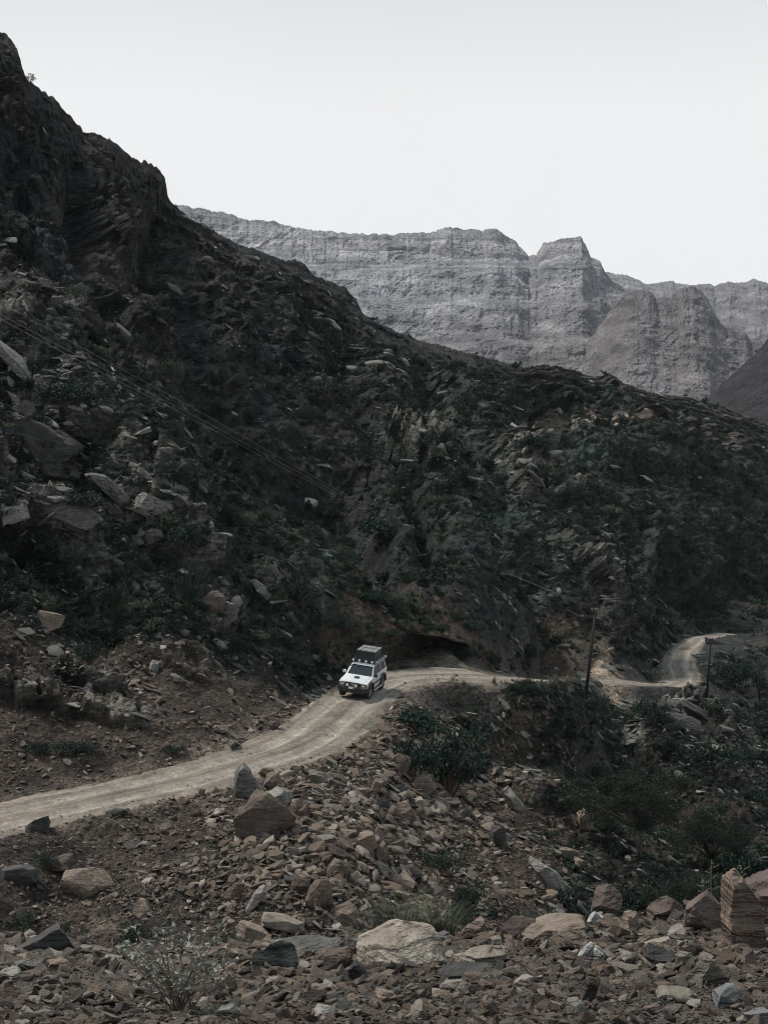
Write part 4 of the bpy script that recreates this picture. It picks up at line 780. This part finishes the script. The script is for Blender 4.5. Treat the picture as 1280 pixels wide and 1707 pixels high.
def tree(u, v, w, h, label, mat, seed, trunk=.35, nl=5200, flat=.5, leaf=.045, name='tree', cat='tree', lean=0):
    """tree standing with its foot at picture point (u, v)"""
    P_, n_ = hit(u, v); k = P_[1] / FPX; Wm, Hm = w * k, h * k; r_ = np.random.default_rng(seed); o = empty(name, P_); lst = []
    fork = Vector((lean * Wm * .3, 0, Hm * trunk)); lst.append(tube([(0, 0, -.3), (lean * Wm * .1, .02, Hm * trunk * .5), fork], [Wm * .022, Wm * .018, Wm * .015], 7)); cent = []
    for i in range(15):
        a = i * 2.4 + r_.uniform(-.4, .4); q = Wm * .5 * r_.uniform(.2, 1.0); z = Hm * r_.uniform(.52, .97) * (1 - .25 * q / Wm); e_ = Vector((math.cos(a) * q + lean * Wm * .3, math.sin(a) * q * .8, z)); mid = fork.lerp(e_, .5) + Vector((0, 0, Hm * .05))
        lst.append(tube([fork, mid, e_], [Wm * .011, Wm * .007, Wm * .003], 5)); cent += [e_, mid.lerp(e_, .6) + Vector((r_.normal() * .1 * Wm, r_.normal() * .1 * Wm, Hm * .08)), e_ + Vector((r_.normal() * .09 * Wm, r_.normal() * .09 * Wm, -.04 * Hm))]
    V, F = joinvf(lst); part('trunk', raw_mesh('trunk', V, F, M_twig, True), o); cent = np.array([c_[:] for c_ in cent]); rad = r_.uniform(.07, .18, (len(cent), 1)) * Wm * np.array([[1, 1, flat]])
    V, F = leaves(r_, nl, cent, rad, leaf * Wm * .33, .1); part('crown', raw_mesh('crown', V, F, mat, False), o); return tag(o, label, cat)
tree(1066, 1420, 215, 140, 'wide dark acacia tree on the lower right slope', M_leafY, 1, .3, 30000, .8, .022)
tree(1185, 1450, 170, 90, 'low spreading yellow green tree right of the acacia', M_leafY, 2, .25, 20000, .8, .024)
tree(990, 1232, 96, 84, 'small dark tree below the first power pole', M_leafD, 3, .3, 6000, .6)
tree(1130, 1545, 150, 84, 'shadowed low tree behind the foreground crest', M_leafY, 9, .25, 14000, .9, .024)
tree(50, 146, 26, 28, 'lone tree on the upper left skyline notch', M_leafD, 4, .25, 900, .7, .09)
tree(341, 392, 16, 28, 'taller of two thin trees on the ridge against the grey mountain', M_leafD, 5, .4, 420, .6, .10)
tree(357, 394, 16, 20, 'shorter of two thin trees on the ridge against the grey mountain', M_leafD, 6, .35, 420, .6, .10)

# plants of the near bank
def leafy():
    P_, _ = hit_berm(300, 1690); o = empty('shrub', P_); r_ = np.random.default_rng(3); k = P_[1] / FPX; st, lv = [], []
    def leaf(p, d, L):
        d = Vector(d).normalized(); s = d.cross(Vector(r_.normal(size=3))).normalized() * L * .24; n_ = d.cross(s).normalized() * L * .12; b = len(V); V.extend([p, p + d * L * .45 + s + n_, p + d * L * .5, p + d * L * .45 - s + n_, p + d * L]); F.extend([(b, b + 1, b + 2), (b + 1, b + 4, b + 2), (b, b + 2, b + 3), (b + 3, b + 2, b + 4)])
    V, F = [], []
    for i in range(36):
        tx, tz = r_.uniform(-135, 110), r_.uniform(70, 245) * (1 if i % 3 else .6); tz *= 1 - .25 * abs(tx) / 120; e_ = Vector((tx * k, r_.uniform(-.14, .14), tz * k)); b0 = Vector((r_.normal() * 10 * k, r_.normal() * .03, -.02)); mid = b0.lerp(e_, .5) + Vector((-tx * k * .12 + r_.normal() * 5 * k, 0, r_.uniform(0, 12) * k))
        pts = [b0, b0.lerp(mid, .5) + Vector((r_.normal() * 2 * k, 0, 3 * k)), mid, mid.lerp(e_, .5) + Vector((r_.normal() * 3 * k, 0, 0)), e_]; st.append(tube(pts, [1.5 * k, 1.2 * k, .95 * k, .7 * k, .35 * k], 5))
        for s in range(r_.integers(5, 11) if i % 5 else 0):
            t_ = r_.uniform(.42, 1); q = t_ * 4; a = min(int(q), 3); p = pts[a].lerp(pts[a + 1], q - a); leaf(p, (r_.normal(), r_.normal(), r_.uniform(-.4, 1.2)), r_.uniform(8, 17) * k)
        for s in range(2):
            p = pts[2].lerp(pts[3], r_.uniform(0, 1)); e2 = p + Vector((r_.normal() * 22 * k, r_.normal() * .04, r_.uniform(10, 40) * k)); st.append(tube([p, p.lerp(e2, .5) + Vector((0, 0, 3 * k)), e2], [.6 * k, .45 * k, .25 * k], 4))
            for m in range(5): leaf(p.lerp(e2, r_.uniform(.3, 1)), (r_.normal(), r_.normal(), r_.uniform(-.3, 1)), r_.uniform(6, 14) * k)
    for tx, ty in ((-150, 45), (-130, 30)): st.append(tube([(0, 0, 0), (tx * k * .5, .03, ty * k * .4), (tx * k, .05, ty * k)], [1.1 * k, .8 * k, .4 * k], 5))
    a, b = joinvf(st); part('branch', raw_mesh('branch', a, b, M_stalk, False), o); part('foliage', raw_mesh('foliage', V, F, M_silver, False), o); tag(o, 'twiggy shrub with silvery leaves on the gravel at lower left', 'shrub')
leafy()
def clump(u, v, w, h, label, mat, n=260, seed=0, Y=9.6):
    P_ = at(np.array(u * 1.), np.array(v * 1.), np.array(Y)); k = Y / FPX; o = link(bpy.data.objects.new('grass_clump', grass_mesh(seed, n, h * k, w * k * .55, .55 * k, mat, .75, 6))); o.location = P_; return tag(o, label, 'grass clump')
clump(672, 1572, 150, 96, 'large wispy grass clump behind the largest pale boulder', M_grassD, 650, 1); clump(735, 1566, 90, 70, 'smaller wispy grass clump right of the large one', M_grassD, 330, 2)
clump(590, 1580, 70, 40, 'short green grass clump left of the large wispy one', M_grassD, 200, 3); clump(430, 1582, 70, 26, 'flat green grass clump at the foot of the scree', M_grassD, 200, 4); clump(905, 1545, 80, 34, 'low grass clump behind the long flat tan slab', M_grassD, 220, 5)
def sprig(u, v, h, lean, label, seed):
    P_ = at(np.array(u * 1.), np.array(v * 1.), np.array(8.9)); k = 8.9 / FPX; r_ = np.random.default_rng(seed); o = empty('plant', P_); st, lv = [], []; top = Vector((lean * k, 0, h * k)); st.append(tube([(0, 0, -.03), top * .5 + Vector((-1.5 * k, 0, 0)), top], [1.0 * k, .8 * k, .4 * k], 5))
    V, F = [], []
    for i in range(6):
        t_ = .25 + .11 * i; p = top * t_; s = 1 if i % 2 else -1; e_ = p + Vector((s * r_.uniform(7, 15) * k, r_.normal() * 3 * k, r_.uniform(2, 10) * k)); st.append(tube([p, e_], [.5 * k, .3 * k], 4))
        for m in range(3): V2, F2 = ICO[2]; lv.append((V2 * (.9 * k, .9 * k, 1.3 * k) + np.array(p.lerp(e_, .45 + .27 * m)), F2.tolist()))
    for i in range(9): V2, F2 = ICO[2]; lv.append((V2 * (1.1 * k, 1.1 * k, 1.3 * k) + np.array(top * (.74 + .03 * i)) + r_.normal(size=3) * 1.6 * k, F2.tolist()))
    a, b = joinvf(st); part('stem', raw_mesh('stem', a, b, M_grass, False), o); a, b = joinvf(lv); part('flower_spike', raw_mesh('flower_spike', a, b, M_silver, True), o); tag(o, label, 'plant')
sprig(1186, 1512, 84, -2, 'tallest pale flowering stalk left of the tall upright slab', 1); sprig(1173, 1510, 46, -3, 'short pale flowering stalk left of the tallest one', 2); sprig(1236, 1490, 50, -3, 'pale flowering stalk rising behind the tall upright slab', 3)

# ------------------------------------------------------------------ poles and cables
M_pole, t_, b_ = new_mat('pole_wood', .9); b_.inputs['Base Color'].default_value = (.022, .02, .02, 1)
M_cable, _, b_ = new_mat('cable', .6); b_.inputs['Base Color'].default_value = (.16, .14, .13, 1)
M_ins, _, b_ = new_mat('insulator', .4); b_.inputs['Base Color'].default_value = (.12, .10, .09, 1)
ptops = []
for (ub_, vb_, ut, vt, lab, arm) in ((981, 1162, 992, 1019, 'tallest dark power pole standing right of the vehicle', .22), (1177, 1156, 1184, 1066, 'middle power pole below the far road bend', .3), (1264, 1168, 1264, 1092, 'shortest power pole at the right edge', .35)):
    P_, _ = hit(ub_, vb_); top = at(np.array(ut * 1.), np.array(vt * 1.), np.array(P_[1])); d = Vector(top - P_); o = empty('power_pole', P_)
    V, F = tube([-d.normalized() * .6, d * .5, d], [.125, .11, .09], 10); part('pole', raw_mesh('pole', V, F, M_pole, True), o)
    V, F = tube([d * .985 + Vector((-arm, 0, .03)), d * .985 + Vector((arm * .6, 0, -.03))], .035, 6); part('crossarm', raw_mesh('crossarm', V, F, M_pole, False), o)
    for s in (-arm * .95, 0, arm * .55):
        q = d * .985 + Vector((s, 0, .04)); V, F = tube([q, q + Vector((0, 0, .12)), q + Vector((0, 0, .26))], [.03, .06, .035], 8); part('insulator', raw_mesh('insulator', V, F, M_ins, True), o)
    tag(o, lab, 'power pole'); ptops.append(np.array(top))
for pts, lab, off in (([(-260, 352), (0, 503), (160, 592), (320, 679), (480, 770), (640, 858), (830, 946)], 'uppermost of the power cables crossing the hillside', -.4), ([(-260, 378), (0, 523), (160, 608), (320, 691), (480, 778), (640, 862), (830, 948)], 'middle of the three power cables crossing the hillside', 0), ([(-260, 388), (0, 531), (160, 616), (320, 698), (480, 784), (640, 866), (830, 950)], 'lowest of the power cables crossing the hillside', .25)):
    q = np.array(pts, float); iy = 1 / 150 + (985 - q[:, 0]) / 1245 * (1 / 58 - 1 / 150); P_ = np.vstack([at(q[:, 0], q[:, 1], 1 / iy), ptops[0] + (off, 0, .15)]); S = catmull(P_, 10); V, F = tube(S, list(np.linspace(.010, .0035, len(S))), 5)
    tag(link(bpy.data.objects.new('power_cable', raw_mesh('power_cable', V, F, M_cable, True))), lab, 'cable', 'power cables')

# ------------------------------------------------------------------ the off-road vehicle (+X forward, +Y its left, +Z up)
def flatmat(name, col, rough=.5, metal=0, spec=.5, coat=0):
    m, t, b = new_mat(name, rough, spec); b.inputs['Base Color'].default_value = (*col, 1); b.inputs['Metallic'].default_value = metal; b.inputs['Coat Weight'].default_value = coat; return m
def paintmat():
    m, t, b = new_mat('car_white_paint', .35, .5); b.inputs['Coat Weight'].default_value = .4; g = t.nodes.new('ShaderNodeTexCoord').outputs['Object']; s = t.nodes.new('ShaderNodeSeparateXYZ'); t.links.new(g, s.inputs[0])
    n = noise_n(t, g, 3, 5, .6); f = mathn(t, 'MULTIPLY', remap(t, s.outputs[2], .55, 1.3, 1.1, .05), remap(t, n, .3, .7, .3, 1.3), clamp=True); mx = t.nodes.new('ShaderNodeMix'); mx.data_type = 'RGBA'
    mx.inputs[6].default_value = (.58, .60, .62, 1); mx.inputs[7].default_value = (.36, .31, .26, 1); t.links.new(f, mx.inputs[0]); t.links.new(mx.outputs[2], b.inputs['Base Color']); t.links.new(remap(t, n, .3, .7, .28, .45), b.inputs['Roughness']); return m
M_pt = paintmat(); M_blk = flatmat('car_black_plastic', (.018, .019, .02), .55); M_gl = flatmat('car_glass', (.012, .016, .018), .06, 0, .6); M_tyre = flatmat('car_tyre', (.022, .021, .02), .9); M_rim = flatmat('car_rim', (.28, .28, .28), .45, .7)
M_lens = flatmat('car_lamp_lens', (.75, .77, .78), .12, .0, .8, .8); M_chr = flatmat('car_chrome', (.6, .6, .6), .2, 1); M_grey = flatmat('car_canvas', (.15, .155, .155), .85); M_plw = flatmat('car_plate', (.75, .75, .72), .5); M_plr = flatmat('car_plate_red', (.32, .07, .06), .5); M_amb = flatmat('car_amber', (.6, .25, .05), .3)
class MB:
    def __init__(s): s.bm = bmesh.new()
    def hexa(s, b, t):            # 4 bottom + 4 top points
        v = [s.bm.verts.new(p) for p in list(b) + list(t)]
        for f in ((3, 2, 1, 0), (4, 5, 6, 7), (0, 1, 5, 4), (1, 2, 6, 5), (2, 3, 7, 6), (3, 0, 4, 7)): s.bm.faces.new([v[i] for i in f])
    def box(s, x0, x1, y0, y1, z0, z1): s.hexa([(x0, y0, z0), (x1, y0, z0), (x1, y1, z0), (x0, y1, z0)], [(x0, y0, z1), (x1, y0, z1), (x1, y1, z1), (x0, y1, z1)]); return s
    def prism(s, pts, y0, y1):    # side profile (x,z)
        a = [s.bm.verts.new((x, y0, z)) for x, z in pts]; b = [s.bm.verts.new((x, y1, z)) for x, z in pts]; n = len(pts)
        s.bm.faces.new(a); s.bm.faces.new(b[::-1])
        for i in range(n): s.bm.faces.new((a[i], b[i], b[(i + 1) % n], a[(i + 1) % n]))
        return s
    def tube(s, pts, r, k=8):
        V, F = tube(pts, r, k); v = [s.bm.verts.new(p) for p in V]
        for f in F: s.bm.faces.new([v[i] for i in f])
        return s
    def panel(s, q, th):          # thin plate from quad, thickened along its normal
        q = [Vector(p) for p in q]; n = (q[1] - q[0]).cross(q[2] - q[0]).normalized() * th; s.hexa([p - n * .2 for p in q], [p + n for p in q]); return s
    def build(s, name, mat, parent, bev=0, smooth=False):
        bmesh.ops.recalc_face_normals(s.bm, faces=s.bm.faces)
        if bev: bmesh.ops.bevel(s.bm, geom=s.bm.edges[:], offset=bev, segments=2, profile=.6, affect='EDGES', clamp_overlap=True)
        me = bpy.data.meshes.new(name); s.bm.to_mesh(me); s.bm.free(); me.materials.append(mat)
        me.polygons.foreach_set('use_smooth', np.full(len(me.polygons), smooth)); return part(name, me, parent)
def car():
    o = empty('offroad_vehicle'); tag(o, 'white four wheel drive vehicle with loaded roof rack driving on the dirt road', 'car')
    def arch(cx, r, n=9): return [(cx + r * math.cos(t), .50 + r * math.sin(t)) for t in np.linspace(math.pi * .97, math.pi * .03, n)]
    low = [(-2.30, .62)] + arch(-1.45, .50) + [(-.80, .50), (.85, .50)] + arch(1.5, .50) + [(2.15, .62), (2.28, .75), (2.28, 1.02), (2.18, 1.12), (1.6, 1.19), (1.0, 1.24), (-2.33, 1.26), (-2.36, .8)]
    MB().prism(low, -.88, .88).build('body', M_pt, o, .025)
    m = MB(); m.hexa([(1.02, -.80, 1.20), (2.20, -.74, 1.08), (2.20, .74, 1.08), (1.02, .80, 1.20)], [(1.0, -.70, 1.29), (2.1, -.62, 1.17), (2.1, .62, 1.17), (1.0, .70, 1.29)]); hd = m.build('hood', M_pt, o, .03)
    MB().hexa([(1.35, -.17, 1.2), (1.75, -.15, 1.18), (1.75, .15, 1.18), (1.35, .17, 1.2)], [(1.38, -.14, 1.31), (1.68, -.12, 1.285), (1.68, .12, 1.285), (1.38, .14, 1.31)]); m = MB(); m.hexa([(1.40, -.17, 1.2), (1.74, -.16, 1.16), (1.74, .16, 1.16), (1.40, .17, 1.2)], [(1.44, -.14, 1.30), (1.72, -.14, 1.27), (1.72, .14, 1.27), (1.44, .14, 1.30)]); m.build('hood_scoop', M_blk, hd, .01)
    cab_b = [(-2.30, -.86, 1.24), (1.02, -.86, 1.22), (1.02, .86, 1.22), (-2.30, .86, 1.24)]; cab_t = [(-2.12, -.70, 1.84), (.36, -.70, 1.82), (.36, .70, 1.82), (-2.12, .70, 1.84)]
    m = MB(); m.hexa(cab_b, cab_t); m.build('cabin', M_pt, o, .03)
    m = MB(); m.hexa([(-2.14, -.70, 1.83), (.36, -.70, 1.81), (.36, .70, 1.81), (-2.14, .70, 1.83)], [(-2.0, -.60, 1.885), (.25, -.60, 1.875), (.25, .60, 1.875), (-2.0, .60, 1.885)]); m.build('roof', M_pt, o, .015)
    def onc(s, x, t):            # point on the cabin side: s=+-1, t 0 belt..1 roof
        return (x, s * (.865 + (.705 - .865) * t), 1.24 + .6 * t)
    w = MB().panel([(.955, -.77, 1.29), (.955, .77, 1.29), (.43, .64, 1.78), (.43, -.64, 1.78)], .012).build('windscreen', M_gl, o)
    for s in (-.45, .18): MB().tube([(1.0, s, 1.27), (.86, s + .32, 1.40)], .012, 5).build('wiper', M_blk, w)
    for s in (1, -1):
        qs = [((.80, .08), (.05, .08), (.05, .88), (.36, .88)), ((-.02, .08), (-.92, .08), (-.92, .88), (-.02, .88)), ((-1.02, .08), (-2.10, .08), (-2.0, .88), (-1.02, .88))]
        for q in qs: p = [onc(s, x, t) for x, t in q]; p = p if s < 0 else p[::-1]; MB().panel(p, .01).build('side_window', M_gl, o)
        for x0, x1 in ((.98, .02), (.0, -.95)): MB().box(x1 + .01, x1 + .022, s * .878 - .006, s * .878 + .008, .56, 1.22).build('door_seam', M_blk, o); MB().box(x1 + .10, x1 + .26, s * .89 - .012, s * .89 + .012, 1.10, 1.135).build('door_handle', M_blk, o, .005)
        MB().box(-.85, .92, s * .892 - .012, s * .892 + .014, .76, .86).build('side_moulding', M_blk, o, .005)
        MB().tube([(.88, s * .98, .42), (-.85, s * .98, .42)], .055, 8).build('side_step', M_rim, o)
        for cx in (1.5, -1.45):
            m = MB(); pts = [(cx + r * math.cos(t), .50 + r * math.sin(t)) for r, ts in ((.60, np.linspace(math.pi * 1.02, -.02 * math.pi, 12)), (.49, np.linspace(-.02 * math.pi, math.pi * 1.02, 12))) for t in ts]
            m.prism(pts, s * .86, s * .99).build('fender_flare', M_blk, o, .012)
            wh = empty('wheel'); wh.parent = o; wh.location = (cx, s * .80, .42); wh.rotation_euler = (0, 0, R(-4 if cx > 0 else 0))
            prof = [(.25, -.13), (.36, -.15), (.41, -.12), (.425, -.06), (.425, .06), (.41, .12), (.36, .15), (.25, .13)]; V, F = [], []; K = 28
            for i in range(K):
                for j, (r_, y_) in enumerate(prof): rr = r_ + (.010 if i % 2 and r_ > .4 else 0); V.append((rr * math.cos(2 * math.pi * i / K), y_, rr * math.sin(2 * math.pi * i / K)))
            n = len(prof)
            for i in range(K):
                for j in range(n): F.append((i * n + j, i * n + (j + 1) % n, ((i + 1) % K) * n + (j + 1) % n, ((i + 1) % K) * n + j))
            part('tyre', raw_mesh('tyre', V, F, M_tyre, False), wh); m = MB(); m.tube([(0, -.09, 0), (0, s * .095, 0)], .255, 20); m.tube([(0, s * .09, 0), (0, s * .14, 0)], .07, 12)
            for a_ in range(6): t_ = a_ * math.pi / 3; m.tube([(.06 * math.cos(t_), s * .115, .06 * math.sin(t_)), (.22 * math.cos(t_), s * .105, .22 * math.sin(t_))], .028, 5)
            m.build('rim', M_rim, wh)
        mr = MB(); mr.box(.78, .90, s * 1.0 - .10, s * 1.0 + .10, 1.27, 1.45); mr = mr.build('wing_mirror', M_pt if s < 0 else M_blk, o, .025); MB().tube([(.85, s * .86, 1.28), (.85, s * .95, 1.33)], .022, 6).build('mirror_arm', M_blk, mr)
        m = MB(); m.box(2.24, 2.33, s * .66 - .17, s * .66 + .17, .86, 1.05); hl = m.build('headlight', M_blk, o, .012); MB().box(2.32, 2.345, s * .67 - .13, s * .67 + .10, .885, 1.03).build('lens', M_lens, hl, .008); MB().box(2.26, 2.343, s * .855 - .04, s * .855 + .03, .88, 1.04).build('indicator', M_amb, hl, .006)
        m = MB(); m.tube([(2.56, s * .27, .98), (2.66, s * .27, .98)], .105, 18); sl = m.build('spotlight', M_blk, o); MB().tube([(2.655, s * .27, .98), (2.672, s * .27, .98)], .088, 18).build('lens', M_lens, sl)
        MB().box(-2.39, -2.35, s * .78 - .09, s * .78 + .08, .9, 1.2).build('tail_light', M_plr, o, .008)
    g = MB(); g.box(2.26, 2.315, -.46, .46, .86, 1.06)
    g = g.build('grille', M_blk, o, .006); e_ = MB(); e_.tube([(2.33, -.22, 1.05), (2.33, 0, .89)], .02, 6); e_.tube([(2.33, .22, 1.05), (2.33, 0, .89)], .02, 6); e_.tube([(2.325, 0, .98), (2.345, 0, .98)], .05, 14); e_.build('emblem', M_chr, g)
    m = MB(); m.hexa([(2.28, -.86, .50), (2.52, -.66, .48), (2.52, .66, .48), (2.28, .86, .50)], [(2.28, -.90, .80), (2.56, -.68, .80), (2.56, .68, .80), (2.28, .90, .80)]); m.box(1.98, 2.34, -.93, -.82, .55, .80); m.box(1.98, 2.34, .82, .93, .55, .80); m.build('front_bumper', M_blk, o, .03)
    m = MB()
    for y in (-.44, .44): m.tube([(2.48, y, .74), (2.54, y, 1.0), (2.50, y, 1.10)], .03, 8)
    m.tube([(2.50, -.46, 1.10), (2.50, .46, 1.10)], .03, 8); m.tube([(2.54, -.44, .86), (2.54, .44, .86)], .024, 8)
    for s in (-1, 1): m.tube([(2.50, s * .44, 1.08), (2.40, s * .84, 1.02), (2.36, s * .88, .80)], .026, 8)
    m.build('bull_bar', M_blk, o)
    pl = MB().box(2.57, 2.585, -.20, .20, .74, .86).build('licence_plate', M_plw, o); MB().box(2.586, 2.59, .08, .20, .745, .855).build('plate_panel', M_plr, pl)
    m = MB(); m.box(2.05, 2.2, -.6, .6, .40, .5); m.box(-2.1, 2.0, -.5, .5, .36, .52); m.tube([(1.5, -.8, .42), (1.5, .8, .42)], .06, 8); m.tube([(-1.45, -.8, .42), (-1.45, .8, .42)], .07, 8); m.build('chassis', M_blk, o)
    MB().box(-2.5, -2.3, -.84, .84, .52, .74).build('rear_bumper', M_blk, o, .03)
    m = MB()
    for x in np.linspace(.28, -1.9, 8): m.box(x - .03, x + .03, -.68, .68, 1.95, 1.98)
    for y in (-.70, .70): m.tube([(.42, y, 1.97), (-1.95, y, 1.97)], .028, 8); m.tube([(.42, y, 2.10), (-1.95, y, 2.10)], .02, 8)
    m.tube([(.44, -.72, 1.97), (.44, .72, 1.97)], .03, 8); m.tube([(.44, -.72, 2.10), (.44, .72, 2.10)], .022, 8)
    for x in (.2, -.9, -1.85):
        for y in (-.70, .70): m.tube([(x, y, 1.80), (x, y, 2.10)], .022, 6)
    m.box(.38, .42, -.70, .70, 1.92, 2.10); rk_ = m.build('roof_rack', M_blk, o)
    for y in (-.60, -.21, .21, .60): m = MB(); m.tube([(.46, y, 2.08), (.56, y, 2.08)], .088, 16); lp = m.build('roof_lamp', M_blk, o); MB().tube([(.555, y, 2.08), (.572, y, 2.08)], .074, 16).build('lens', M_lens, lp)
    m = MB(); m.box(-1.65, -.05, -.58, .58, 2.0, 2.56); bx = m.build('roof_box', M_blk, o, .03); m = MB(); m.box(-1.66, -.04, -.59, .59, 2.55, 2.61); m.build('lid', M_grey, bx, .02)
    m = MB()
    for y in (-.33, 0, .33): m.box(-1.67, -.03, y - .02, y + .02, 2.605, 2.625); m.box(-.048, -.03, y - .02, y + .02, 2.02, 2.62)
    m.box(-.95, -.90, -.60, .60, 2.61, 2.63); m.build('strap', M_blk, bx)
    m = MB(); m.box(-2.02, -1.70, -.50, -.12, 2.0, 2.40); m.box(-2.0, -1.72, .02, .46, 2.0, 2.30); m.build('luggage', M_tyre, o, .05)
    MB().tube([(.50, .84, 2.02), (.2, .84, 2.02), (-1.3, .84, 2.02), (-1.9, .84, 2.02)], .085, 12).build('awning_roll', M_grey, o)
    MB().tube([(.9, -.84, 1.2), (.55, -.83, 1.62), (.45, -.80, 1.92)], .04, 8).build('snorkel', M_blk, o)
    return o
cr_o = car()
# stand it on the road
i0 = int(np.argmin(np.linalg.norm(RC - at(np.array(602.), np.array(1153.), np.array(87.)), axis=1)))
C0 = RC[i0].copy(); fw = Vector((-.74, -2.85, 0)).normalized(); 
off = np.array([-.12, .2]); zc = C0[2]
upv = Vector((math.sin(R(6.5)), 0, math.cos(R(6.5)))); fw = (fw - upv * fw.dot(upv)).normalized(); fw = (Matrix.Rotation(R(2.5), 3, upv.cross(fw)) @ fw).normalized(); lf = upv.cross(fw).normalized(); upv = fw.cross(lf)
cr_o.matrix_world = Matrix(((fw.x, lf.x, upv.x, C0[0] + off[0]), (fw.y, lf.y, upv.y, C0[1] + off[1]), (fw.z, lf.z, upv.z, zc + .02), (0, 0, 0, 1))) @ Matrix.Scale(.89, 4)

# ------------------------------------------------------------------ haze
def haze():
    m = bpy.data.materials.new('haze'); m.use_nodes = True; t = m.node_tree; t.nodes.clear(); v = t.nodes.new('ShaderNodeVolumePrincipled'); v.inputs['Density'].default_value = HZ; v.inputs['Color'].default_value = (.84, .93, 1, 1); v.inputs['Anisotropy'].default_value = 0
    o_ = t.nodes.new('ShaderNodeOutputMaterial'); t.links.new(v.outputs[0], o_.inputs['Volume']); m2 = MB(); m2.box(-4700, 4700, -60, 7200, -420, 560); o = m2.build('haze', m, None); tag(o, kind='stuff'); return o
HZ = .000025
haze()
